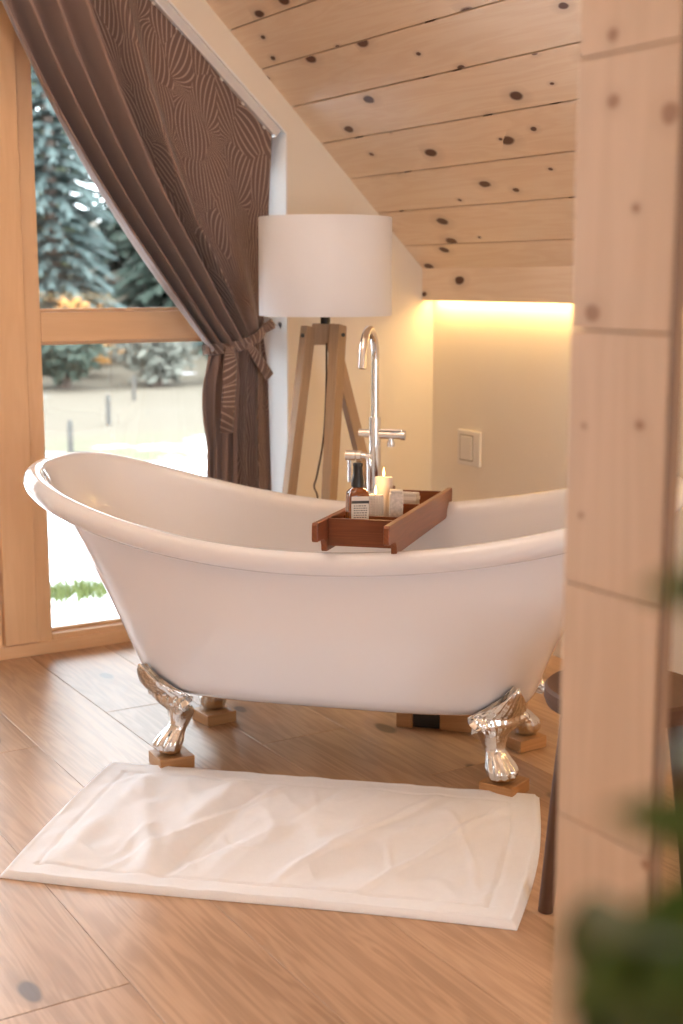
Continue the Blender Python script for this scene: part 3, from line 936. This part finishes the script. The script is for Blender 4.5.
# ------------------------------------------------------------------ LED strip (lamp of the room)
bm = new_bm(); box2(bm, 3.080, 3.096, YB + .3, YI - .02, 1.281, 1.287); box2(bm, 3.078, XK, YB + .3, YI - .02, 1.287, 1.297, 1)
ld = build('light_strip', bm, [M_led, M_alu]); tag(ld, 'warm light strip hidden behind the pine fascia above the knee wall', 'light strip')

# ------------------------------------------------------------------ curtain
YC = 4.478
KC = 4.478 / 4.535
def rail_x(u): return 2.405 - 1.25 * (u ** .92)
def rail_z(x): return soff_z(x) - .050
cur_n = 16
bm = new_bm()
NUc, NVt, NVb = 260, 90, 60
def fold(u, v, lower):
    ph = 2 * PI * (2.4 * u + 3.4 * u * u) + .6 * math.sin(8 * u)
    if not lower:
        amp = (.014 + .056 * sstep(.25, .60, u)) * (.55 + .8 * v) * (1 - .35 * sstep(.8, 1, v))
        return amp * math.sin(ph) + .006 * math.sin(ph * 2 + 1) * sstep(.3, .6, u)
    amp = .032 * (.62 + .45 * v)
    return amp * math.sin(ph) + .006 * math.sin(2.3 * ph + v * 2)
def cpt(u, v, lower):
    X0 = rail_x(u); Z0_ = rail_z(X0)
    P0 = Vector((X0, 0, Z0_)); P2 = Vector((KC * (2.392 - .232 * u), 0, H + KC * (1.165 - .065 * u - H)))
    if not lower:
        C_ = P0.lerp(P2, .5) + Vector((-.315 * u ** 1.6, 0, 0))
        p = bez2(P0, C_, P2, v)
        # bunching near the tie: ridges come together smoothly
        lat = .022 * math.cos(2 * PI * (2.4 * u + 3.4 * u * u)) * (.5 + .5 * v) * sstep(.2, .5, u)
        p.x += lat * .6
        p.y = YC - .055 * sstep(.55, 1, v) * math.sin(PI * min(1, max(0, u))) + fold(u, v, False)
        p.z += .006 * noise.noise(Vector((u * 9, v * 5, 2)))
    else:
        Pb = Vector((KC * (2.425 - .305 * u), 0, .028))
        p = P2.lerp(Pb, v)
        p.x += .014 * math.cos(2 * PI * (2.4 * u + 3.4 * u * u)) * sstep(0, .15, v)
        p.x += -.022 * math.sin(PI * min(1, v * 3)) * sstep(.75, 1, u) * (v < .34)
        p.y = YC - .055 * math.sin(PI * u) * (1 - .55 * sstep(0, .4, v)) + fold(u, v, True)
    return p
rowsC = []
for j in range(NVt + 1): rowsC.append((j / NVt, False))
for j in range(1, NVb + 1): rowsC.append((j / NVb, True))
G = [[bm.verts.new(cpt(i / NUc, v, lo)) for i in range(NUc + 1)] for v, lo in rowsC]
uvl = bm.loops.layers.uv.active
CL = []   # cloth length coordinate per row (per column)
lens = [[0.0] * (NUc + 1)]
for j in range(1, len(G)):
    lens.append([lens[-1][i] + (G[j][i].co - G[j - 1][i].co).length for i in range(NUc + 1)])
wacc = [0.0]
for i in range(1, NUc + 1):
    wacc.append(wacc[-1] + .5 * ((G[25][i].co - G[25][i - 1].co).length + (G[50][i].co - G[50][i - 1].co).length) * 1.15)
for j in range(len(G) - 1):
    for i in range(NUc):
        f = bm.faces.new((G[j][i], G[j + 1][i], G[j + 1][i + 1], G[j][i + 1]))
        um = (i + .5) / NUc
        f.material_index = 0 if um < .60 else 1
        idx = ((j, i), (j + 1, i), (j + 1, i + 1), (j, i + 1))
        for lp, (a, b_) in zip(f.loops, idx):
            # cloth width shrinks visually at the tie because the folds are deeper there
            lp[uvl].uv = (wacc[b_], -(lens[a][b_]) + rail_z(rail_x(b_ / NUc)))
cu = empty('curtain', (2.27, YC, 0), 0, 'brown leaf patterned curtain gathered to the right of the window', 'curtain')
ob = build('drape', bm, [M_cloth, M_lining], smooth=True)
ob.parent = cu; ob.location = (-2.27, -YC, 0)
md = ob.modifiers.new('thick', 'SOLIDIFY'); md.thickness = .0025
# tie band: wraps the front of the bunch, ends as tails
M_band = M_cloth
TX = -.028
tb = empty('curtain_tieback', (2.27, YC, 1.12), 0, 'leaf patterned fabric tie knotted round the brown curtain', 'tieback')
def strip(name, pts, nrm, w, parent, mat, th=.006):
    """flat cloth strip along pts, width w across nrm x dir"""
    bm = new_bm(); l = bm.loops.layers.uv.active
    pts = [Vector(((p[0] + TX) * KC, p[1], H + KC * (p[2] - H))) for p in pts]
    rows_ = []
    s = 0
    for i, p in enumerate(pts):
        d = (pts[min(i + 1, len(pts) - 1)] - pts[max(i - 1, 0)]).normalized()
        n = Vector(nrm[i]) if isinstance(nrm, list) else Vector(nrm)
        b_ = d.cross(n).normalized(); n = b_.cross(d).normalized()
        if i: s += (p - pts[i - 1]).length
        ww = w[i] if isinstance(w, list) else w
        sec = []
        for k in range(9):
            q = k / 8 - .5
            sec.append(p + b_ * (q * ww) + n * (th * .5 * math.cos(q * PI)))
        for k in range(9):
            q = .5 - k / 8
            sec.append(p + b_ * (q * ww) - n * (th * .5 * math.cos(q * PI)))
        rows_.append(([bm.verts.new(c) for c in sec], s))
    for (a, s0), (b_, s1) in zip(rows_[:-1], rows_[1:]):
        for k in range(18):
            j = (k + 1) % 18
            f = bm.faces.new((a[k], a[j], b_[j], b_[k]))
            for lp, uv in zip(f.loops, ((s0, k * .005), (s0, j * .005), (s1, j * .005), (s1, k * .005))): lp[l].uv = uv
    bm.faces.new(rows_[0][0]); bm.faces.new(rows_[-1][0])
    bmesh.ops.remove_doubles(bm, verts=bm.verts[:], dist=.00005)
    o = build(name, bm, mat, parent, smooth=True)
    o.location = (-2.27, -YC, -1.12)
    return o
bp, bn = [], []
for k in range(25):
    a = k / 24
    x = 2.172 + .255 * a
    y = YC - .105 * math.sin(PI * min(1, a * 1.0)) ** .6 + .01 - .0
    z = 1.100 + .010 * a + .075 * a * a
    bp.append((x, y, z)); bn.append((-(.5 - a) * 1.2, -1, 0))
strip('band', bp, bn, .040, tb, M_band, .008)
strip('tail', [(2.385, YC - .045, 1.172), (2.400, YC - .055, 1.176), (2.415, YC - .06, 1.186), (2.430, YC - .06, 1.194)], (0, -1, 0), [.036, .036, .038, .040], tb, M_band)
strip('tail', [(2.300, YC - .098, 1.120), (2.330, YC - .10, 1.085), (2.370, YC - .09, 1.035), (2.402, YC - .082, .995)], (0, -1, 0), [.030, .036, .040, .040], tb, M_band)
strip('tail', [(2.225, YC - .110, 1.115), (2.220, YC - .118, 1.06), (2.216, YC - .118, .98), (2.210, YC - .114, .89), (2.204, YC - .108, .80)], (0, -1, 0), [.034, .052, .056, .056, .056], tb, M_band)
# wall hook of the tie
hk = empty('tieback_hook', (XO, YC + .02, 1.185), 0, 'small chrome tieback hook on the white window reveal', 'hook')
bm = new_bm(); cyl(bm, (0, 0, 0), (-.006, 0, 0), .012, 16); build('plate', bm, M_chrome, hk, smooth=True, auto=40)
bm = new_bm(); tube(bm, [(-.004, 0, 0), (-.02, 0, 0), (-.03, 0, .004), (-.034, 0, .014)], .003, 8); build('hook_arm', bm, M_chrome, hk, smooth=True)
# rail along the slanted soffit
rl = empty('curtain_rail', (2.44, YC, soff_z(2.44)), 0, 'slim aluminium curtain rail following the sloping window head', 'curtain rail')
bm = new_bm()
d = Vector((-1, 0, .915)).normalized(); n_ = Vector((.915, 0, 1)).normalized()
a = Vector((XO - .012, YC, soff_z(XO - .012))) - n_ * .019; b_ = Vector((.75, YC, soff_z(.75))) - n_ * .019
Rr = Matrix((d, Vector((0, 1, 0)), d.cross(Vector((0, 1, 0))))).transposed()
add_box(bm, (a + b_) / 2, ((b_ - a).length, .040, .036), Rr)
o = build('track', bm, M_rail, rl, bevel=.003); o.location = (-2.44, -YC, -soff_z(2.44))
for i in range(15):
    x = 2.40 - i * .085
    bm = new_bm()
    c = Vector((x, YC, soff_z(x))) - n_ * .038
    add_box(bm, c, (.014, .008, .010), Rr)
    o = build('glider', bm, M_white, rl, bevel=.002); o.location = (-2.44, -YC, -soff_z(2.44))

# ------------------------------------------------------------------ dark stools (mostly behind the partition)
def stool(name, x, y, seat_z, legs, label, seat_r):
    st = empty(name, (x, y, 0), 0, label, 'stool')
    bm = new_bm()
    lathe(bm, [(seat_r * .85, seat_z - .048), (seat_r * .97, seat_z - .040), (seat_r, seat_z - .026), (seat_r * .995, seat_z - .006), (seat_r * .96, seat_z), (seat_r * .5, seat_z - .004), (.004, seat_z - .006)], 40)
    build('seat', bm, M_stool, st, smooth=True, auto=40)
    for (tx, ty, bx, by, w0, w1) in legs:
        bm = new_bm()
        tube(bm, [(bx, by, 0), ((bx + tx) / 2, (by + ty) / 2, seat_z * .5), (tx, ty, seat_z - .03)], [w0, (w0 + w1) / 2, w1], 16)
        uvl_ = bm.loops.layers.uv.active
        for f in bm.faces:
            uvface(bm, f, lambda c: (c.z, (c.x + c.y)))
        build('leg', bm, M_stool, st, smooth=True, auto=50)
    return st
stool('wooden_stool', 1.928, 2.031, .505, [(-.103, .048, -.141, .071, .0165, .021), (.05, -.10, .08, -.145, .0165, .021), (.06, .085, .09, .125, .0165, .021)],
      'dark wooden stool with a slanted leg beside the partition and bath mat', .17)

# ------------------------------------------------------------------ foreground plant on a stand
def leaf_bm(bm, base, tip, wid, up, curl=.25, fold_=.25):
    base, tip = Vector(base), Vector(tip)
    d = tip - base; ln = d.length; d.normalize()
    s = d.cross(Vector(up)).normalized(); n = s.cross(d).normalized()
    rows_ = []
    K = 9
    for i in range(K + 1):
        t = i / K
        w_ = wid * math.sin(PI * min(1, (t * .96 + .04)) ** .8) ** .9 * (1 - .15 * t)
        p = base + d * (ln * t) + n * (curl * ln * (t - t * t) - curl * .4 * ln * t * t)
        rows_.append([bm.verts.new(p + s * (w_ * q / 2) + n * (abs(q) * w_ * fold_ * .5)) for q in (-1, -.5, 0, .5, 1)])
    for a, b_ in zip(rows_[:-1], rows_[1:]):
        for k in range(4): bm.faces.new((a[k], a[k + 1], b_[k + 1], b_[k]))
M_leaf = simple('green_leaf', (0.034, 0.060, 0.004), 0.45, noise_amt=0.3, noise_scale=20)
M_stem = simple('plant_stem', (0.05, 0.06, 0.012), 0.6)
M_pot = simple('grey_pot', (0.25, 0.23, 0.21), 0.6, noise_amt=.15)
PX, PY = .335, .285
stand = empty('plant_stand', (PX + .03, PY - .02, 0), .3, 'slim wooden plant stand in the near right foreground', 'plant stand')
bm = new_bm(); lathe(bm, [(.125, .70), (.13, .705), (.13, .722), (.125, .727)], 36); build('stand_top', bm, M_lampwood, stand, smooth=True, auto=40)
for k in range(3):
    a = 2 * PI * k / 3 + .4
    bm = new_bm(); cyl(bm, (.13 * math.cos(a), .13 * math.sin(a), 0), (.08 * math.cos(a), .08 * math.sin(a), .705), .012, 12); build('leg', bm, M_lampwood, stand, smooth=True, auto=40)
pl = empty('potted_plant', (PX + .03, PY - .02, .7275), 0, 'leafy green potted plant, out of focus at the lower right', 'plant')
bm = new_bm(); lathe(bm, [(.062, 0), (.068, .004), (.088, .150), (.092, .152), (.092, .165), (.084, .165), (.080, .140)], 32); build('pot', bm, M_pot, pl, smooth=True, auto=40)
bm = new_bm(); lathe(bm, [(.002, .142), (.081, .142)], 24, cap=False); build('soil', bm, M_gap, pl)
W0 = Vector((PX + .03, PY - .02, .7275))
stems = [((-.01, .0), (-.100, -.008, .405)), ((-.02, -.01), (-.112, -.02, .395)), ((-.02, .01), (-.118, .0, .415)), ((-.02, .0), (-.110, -.012, .425)), ((-.01, -.01), (-.095, -.03, .415)), ((.0, .01), (-.098, .012, .42)), ((.01, .01), (-.085, .0, .43)), ((.0, -.02), (-.105, -.025, .43)), ((.0, .01), (-.060, .010, .560)), ((.01, -.01), (-.070, -.010, .455)), ((.02, .02), (.02, .05, .50)), ((.01, -.02), (.03, -.03, .46))]
LEAVES = []
bm_s = new_bm()
for (bx, by), (tx, ty, tz) in stems:
    p0 = Vector((bx, by, .14)); p2 = Vector((tx, ty, tz - (.016 if tx < -.08 else 0))); p1 = Vector((bx * 1.3 + tx * .15, by, p0.z * .35 + p2.z * .65))
    pp = [bez2(p0, p1, p2, i / 8) for i in range(9)]
    tube(bm_s, pp, [.003 - .0002 * i for i in range(9)], 8)
    LEAVES.append(pp)
build('stems', bm_s, M_stem, pl, smooth=True)
rl_ = random.Random(5)
for si, pp in enumerate(LEAVES):
    for i in (3, 4, 5, 6, 7, 8, 8, 8):
        p = pp[i]
        a = rl_.uniform(0, 2 * PI)
        ln = rl_.uniform(.034, .056)
        tip = p + Vector((math.cos(a) * ln, math.sin(a) * ln, rl_.uniform(-.02, .02)))
        if (W0 + tip).x < .232: tip.x = p.x + abs(tip.x - p.x); tip.y = min(tip.y, p.y + .01)
        bm = new_bm(); leaf_bm(bm, p, tip, ln * rl_.uniform(.55, .7), (-.35, -.4, .85), .2)
        build('leaf', bm, M_leaf, pl, smooth=True)

# ------------------------------------------------------------------ outside
def ground_mat():
    m, nt, b = mat_new('snow_and_meadow')
    tc = N(nt, 'ShaderNodeTexCoord')
    n1 = N(nt, 'ShaderNodeTexNoise', Scale=0.55, Detail=5.0, Roughness=0.6); L(nt, tc.outputs['Object'], n1.inputs['Vector'])
    n2 = N(nt, 'ShaderNodeTexNoise', Scale=3.0, Detail=4.0); L(nt, tc.outputs['Object'], n2.inputs['Vector'])
    sx = N(nt, 'ShaderNodeSeparateXYZ'); L(nt, tc.outputs['Object'], sx.inputs[0])
    # dry meadow appears further out
    far = N(nt, 'ShaderNodeMapRange'); far.inputs['From Min'].default_value = 9.5; far.inputs['From Max'].default_value = 13.5
    far.inputs['To Min'].default_value = 0.0; far.inputs['To Max'].default_value = 0.28
    L(nt, sx.outputs['Y'], far.inputs['Value'])
    f = math_n(nt, 'ADD', math_n(nt, 'ADD', math_n(nt, 'MULTIPLY', n1.outputs['Fac'], .75), math_n(nt, 'MULTIPLY', n2.outputs['Fac'], .25)), far.outputs[0])
    mr = N(nt, 'ShaderNodeMapRange'); mr.inputs['From Min'].default_value = .56; mr.inputs['From Max'].default_value = .66
    L(nt, f, mr.inputs['Value'])
    grass = mixc(nt, far.outputs[0], (.20, .23, .06), (.46, .36, .21))
    gr = mixc(nt, math_n(nt, 'MULTIPLY', far.outputs[0], 3.57), (.07, .09, .025), (.085, .066, .042))
    c = mixc(nt, mr.outputs[0], (.84, .87, .92), gr)
    L(nt, c, b.inputs['Base Color']); b.inputs['Roughness'].default_value = .9
    return m
bm = new_bm()
GX, GY = 70, 60
def gz(x, y):
    d = max(0, y - 5)
    z = -.22 + .05 * noise.noise(Vector((x * .5, y * .5, 0))) * sstep(5, 7, y)
    z += sstep(17, 30, y) * (y - 17) * .10
    z += .012 * noise.noise(Vector((x * 3, y * 3, 4)))
    return z
gr = [[None] * (GX + 1) for _ in range(GY + 1)]
for j in range(GY + 1):
    y = 4.85 + 55 * (j / GY) ** 1.8
    for i in range(GX + 1):
        x = -25 + 75 * i / GX
        gr[j][i] = bm.verts.new((x, y, gz(x, y)))
for j in range(GY):
    for i in range(GX): bm.faces.new((gr[j][i], gr[j][i + 1], gr[j + 1][i + 1], gr[j + 1][i]))
g = build('ground', bm, ground_mat(), smooth=True); tag(g, 'snowy meadow outside the window', 'ground', kind='structure')

def conifer_mesh(name, h, r, seed, col):
    rd = random.Random(seed)
    bm = new_bm()
    n_whorl = int(h * 3.6)
    for k in range(n_whorl):
        t = k / n_whorl
        z = h * (.05 + .93 * t)
        rr = r * (1 - t) ** .85 * rd.uniform(.85, 1.1)
        nb = max(6, int(14 * (1 - t) + 5))
        a0 = rd.uniform(0, 6)
        for q in range(nb):
            a = a0 + 2 * PI * q / nb + rd.uniform(-.2, .2)
            ln = rr * rd.uniform(.75, 1.1)
            d = Vector((math.cos(a), math.sin(a), 0)); s = Vector((-math.sin(a), math.cos(a), 0))
            droop = ln * rd.uniform(.25, .5)
            base = Vector((0, 0, z))
            # each branch is a drooping, ragged spray with sub-twigs
            prev = None
            for m_ in range(5):
                u = (m_ + 1) / 5
                p = base + d * (ln * u) + Vector((0, 0, -droop * u * u + .15 * ln * u))
                wv = .30 * ln * (1 - u * .75)
                for sg in (-1, 1):
                    tip = p + s * sg * wv + d * wv * .55 + Vector((0, 0, -.20 * wv - rd.uniform(0, .1)))
                    b0 = base + d * (ln * (u - .24)) + Vector((0, 0, -droop * (u - .2) ** 2 + .15 * ln * u))
                    v = [bm.verts.new(b0), bm.verts.new(p), bm.verts.new(tip), bm.verts.new(b0 + s * sg * wv * .5 + Vector((0, 0, -.12)))]
                    bm.faces.new(v)
    me_o = build('crown', bm, col)
    return me_o
def leafmat(name, col, col2):
    m, nt, b = mat_new(name)
    tc = N(nt, 'ShaderNodeTexCoord')
    no = N(nt, 'ShaderNodeTexNoise', Scale=1.3, Detail=3.0); L(nt, tc.outputs['Object'], no.inputs['Vector'])
    L(nt, mixc(nt, no.outputs['Fac'], col, col2), b.inputs['Base Color']); b.inputs['Roughness'].default_value = .85
    return m
M_con1 = leafmat('needles_dark', (.017, .034, .027), (.040, .058, .036))
M_con2 = leafmat('needles_green', (.040, .055, .024), (.085, .095, .042))
M_con3 = leafmat('needles_hazed', (.034, .058, .052), (.075, .10, .095))  # bluish outdoor haze mixed into the needle colour
M_bark = simple('bark', (.14, .10, .08), .9, noise_amt=.3, noise_scale=8)
M_orange = leafmat('russet_leaves', (.30, .115, .02), (.36, .18, .045))
M_grey = leafmat('bare_twigs', (.10, .10, .08), (.16, .16, .13))
protos = []
for i, (h, r, m) in enumerate(((13, 2.05, M_con1), (11.5, 1.9, M_con2), (11, 1.8, M_con3), (13, 2.0, M_con3))):
    cr = conifer_mesh('crown', h, r, 11 + i, m)
    bm = new_bm(); tube(bm, [(0, 0, -.4), (0, 0, h * .5), (0, 0, h * .97)], [.20, .12, .02], 10)
    tk = build('trunk', bm, M_bark)
    protos.append((cr, tk))
kinds = ['dark green spruce at the forest edge', 'mid green spruce at the forest edge', 'pale haze-tinted fir at the forest edge', 'tall haze-tinted spruce at the forest edge']
rt = random.Random(21)
used = set()
spots = []
for row, (yy, dx) in enumerate(((22.5, 3.7), (26.5, 4.2), (31, 4.6), (35.5, 4.8), (40.5, 5.0))):
    x = .6 + row * 1.9 + (1.2 if row == 1 else 0)
    while x < 17 + row * 3:
        spots.append((x + rt.uniform(-.25, .25), yy + rt.uniform(-.2, .2), row))
        x += dx
order = ['leftmost', 'second', 'third', 'fourth', 'fifth', 'sixth', 'seventh', 'eighth', 'ninth', 'tenth']
cnt = {}
for n_i, (x, y, row) in enumerate(spots):
    k = rt.choice((0, 1, 2, 3) if row else (0, 1, 2, 2))
    if row == 0 and n_i in (2, 5): k = 2
    sc = rt.uniform(.85, 1.0) * (.85, 1.0, 1.05, 1.12, 1.15)[row]
    e = empty('spruce_tree', (x, y, gz(x, y) - .05), rt.uniform(0, 6))
    e.scale = (sc, sc, sc)
    rown = ('front', 'second', 'middle', 'fourth', 'rearmost')[row]
    c_ = cnt.get(row, 0); cnt[row] = c_ + 1
    lab = '%s, %s from the left in the %s row' % (kinds[k], order[min(c_, 9)].replace('leftmost', 'first'), rown)
    tag(e, lab, 'tree', 'spruces at the forest edge')
    for pr in protos[k]:
        if pr.name in used:
            o = pr.copy(); link(o, e)
        else:
            used.add(pr.name); o = pr; o.parent = e
for pr in protos:
    for o in pr:
        if o.parent is None: bpy.data.objects.remove(o)

def bush(name, x, y, h, r, mat, n, label, seed, leaf=.10, hang=0.0):
    rd = random.Random(seed)
    e = empty(name, (x, y, gz(x, y) - .02), 0, label, 'shrub')
    bm = new_bm(); bs = new_bm()
    for i in range(26):
        a = rd.uniform(0, 2 * PI); u = rd.uniform(.2, 1)
        tip = Vector((math.cos(a) * r * u, math.sin(a) * r * u, h * rd.uniform(.55, 1.0) * (1 - .3 * u)))
        tube(bs, [(tip.x * .08, tip.y * .08, 0), (tip.x * .5, tip.y * .5, tip.z * .6), tip], [.018, .012, .004], 5)
        for q in range(n // 26):
            t = rd.uniform(.35, 1.05)
            c = Vector((tip.x * t, tip.y * t, tip.z * t ** .8)) + Vector((rd.gauss(0, .16), rd.gauss(0, .16), rd.gauss(0, .12))) * r
            c.z = max(.03, c.z)
            d1 = Vector((rd.gauss(0, 1), rd.gauss(0, 1), rd.gauss(0, 1))).normalized(); d2 = d1.orthogonal().normalized()
            s = leaf * rd.uniform(.6, 1.2)
            bm.faces.new([bm.verts.new(c - d1 * s), bm.verts.new(c + d2 * s * .5), bm.verts.new(c + d1 * s), bm.verts.new(c - d2 * s * .5)])
    build('foliage', bm, mat, e); build('twigs', bs, M_bark, e)
    return e
bush('russet_shrub', 7.48, 20.35, 1.30, .56, M_orange, 1000, 'orange russet shrub rising behind the green meadow shrubs', 3)
bush('green_shrub', 5.35, 19.0, 1.05, .62, M_con2, 1000, 'low green shrub leftmost along the meadow edge', 4)
bush('olive_shrub', 6.75, 19.1, 1.10, .64, M_con1, 1000, 'dark olive shrub in front of the russet one', 6)
bush('grey_shrub', 8.15, 19.0, 1.05, .62, M_grey, 1000, 'grey bare twigged shrub by the meadow edge', 5)
bush('teal_shrub', 9.50, 19.1, 1.15, .64, M_con1, 1000, 'dark teal shrub beside the curtain edge by the meadow', 7)
bush('pale_shrub', 10.9, 19.0, 1.2, .64, M_con3, 1000, 'pale haze-tinted shrub far right along the meadow edge', 8)

# fence posts in the meadow
M_post = simple('grey_post', (.075, .068, .06), .9, noise_amt=.2)
for i, (x, y) in enumerate(((4.10, 11.5), (5.44, 14.0), (6.9, 16.8))):
    bm = new_bm(); tube(bm, [(0, 0, -.1), (0, 0, .30), (0, 0, .34)], [.028, .026, .016], 10)
    o = build('fence_post', bm, M_post, smooth=True, auto=40, loc=(x, y, gz(x, y)))
    tag(o, ('nearest grey fence post standing in the snow', 'grey fence post halfway out in the meadow', 'farthest grey fence post near the shrubs')[i], 'fence post', 'meadow fence posts')
# grass tuft patch beyond the glass
rg_ = random.Random(9)
bm = new_bm()
for i in range(1500):
    x = 2.28 + rg_.gauss(0, .35); y = 6.42 + rg_.gauss(0, .11)
    z = gz(x, y) - .01
    a = rg_.uniform(0, 2 * PI); hgt = rg_.uniform(.04, .09)
    d = Vector((math.cos(a), math.sin(a), 0)) * .006
    lean = Vector((rg_.gauss(0, .03), rg_.gauss(0, .03), hgt))
    p = Vector((x, y, z))
    bm.faces.new([bm.verts.new(p - d), bm.verts.new(p + d), bm.verts.new(p + lean)])
M_grass = simple('green_grass', (.13, .16, .045), .8, noise_amt=.3, noise_scale=3)
g = build('grass', bm, M_grass); tag(g, 'patch of green grass showing through the snow outside', 'grass', kind='stuff')

# ------------------------------------------------------------------ light
wd = bpy.data.worlds.new('world'); SC.world = wd; wd.use_nodes = True
nt = wd.node_tree; bg = nt.nodes['Background']
tc = N(nt, 'ShaderNodeTexCoord')
sx = N(nt, 'ShaderNodeSeparateXYZ'); L(nt, tc.outputs['Generated'], sx.inputs[0])
no = N(nt, 'ShaderNodeTexNoise', Scale=2.5, Detail=4.0); L(nt, tc.outputs['Generated'], no.inputs['Vector'])
cl = mixc(nt, no.outputs['Fac'], (.78, .88, 1.0), (.97, .98, 1.0))
L(nt, cl, bg.inputs['Color'])
bg.inputs['Strength'].default_value = 11.0

def area(name, loc, rot, sx_, sy_, power, col, shape='RECTANGLE'):
    l = bpy.data.lights.new(name, 'AREA'); l.shape = shape; l.size = sx_; l.size_y = sy_; l.energy = power; l.color = col
    o = bpy.data.objects.new(name, l); o.location = loc; o.rotation_euler = rot; link(o); return o
# LED cove light pointing down
area('led_light', (3.085, (YB + .3 + YI - .03) / 2, 1.2795), (0, 0, 0), .012, YI - YB - .33, 16.5, (1.0, .62, .20))
# added fill lamp, unseen above the frame: throws most light up to the boards
PXL, PYL, PZL = 1.15, 2.55, 2.42
area('fill_uplight', (PXL, PYL, PZL + .075), (PI, 0, 0), .6, .6, 46, (1.0, .94, .87), 'DISK')
area('fill_downlight', (PXL, PYL, PZL), (0, 0, 0), .6, .6, 3, (1.0, .88, .74), 'DISK')
fx = empty('fill_lamp', (PXL, PYL, PZL), 0, 'added unseen round white fill lamp above the mat and tub', 'lamp')
bm = new_bm(); lathe(bm, [(.31, .004), (.32, .006), (.32, .06), (.30, .065), (.02, .066)], 40); build('lamp_body', bm, M_white, fx, smooth=True, auto=40)
bm = new_bm(); cyl(bm, (0, 0, .06), (0, 0, ceil_z(PXL) - PZL), .005, 8); build('suspension', bm, M_alu, fx)
# candle glow
for cy, cz in ((.275, .18), (.212, .14)):
    l = bpy.data.lights.new('candle_light', 'POINT'); l.energy = .16; l.color = (1, .55, .2); l.shadow_soft_size = .006
    o = bpy.data.objects.new('candle_light', l); o.location = on_tray(0 if cz > .15 else -.008, cy, cz + .02); link(o)
# daylight portals at the glazing and the added rear opening
def portal(loc, rot, a, b_):
    o = area('daylight_portal', loc, rot, a, b_, 1, (1, 1, 1)); o.data.cycles.is_portal = True
portal((.6, YF + .12, 1.6), (-PI / 2, 0, 0), 3.7, 3.4)
portal(((gx0 + gx1) / 2, YB - .1, gz1 / 2), (PI / 2, 0, 0), gx1 - gx0, gz1)

SC.view_settings.view_transform = 'Standard'
SC.view_settings.look = 'None'
SC.view_settings.gamma = 1.0
SC.view_settings.exposure = 0.0
SC.view_settings.use_curve_mapping = False
SC.cycles.use_denoising = True
SC.cycles.max_bounces = 8
SC.cycles.diffuse_bounces = 5
SC.cycles.transparent_max_bounces = 12
SC.cycles.sample_clamp_indirect = 8.0
SC.cycles.caustics_reflective = False
SC.cycles.caustics_refractive = False
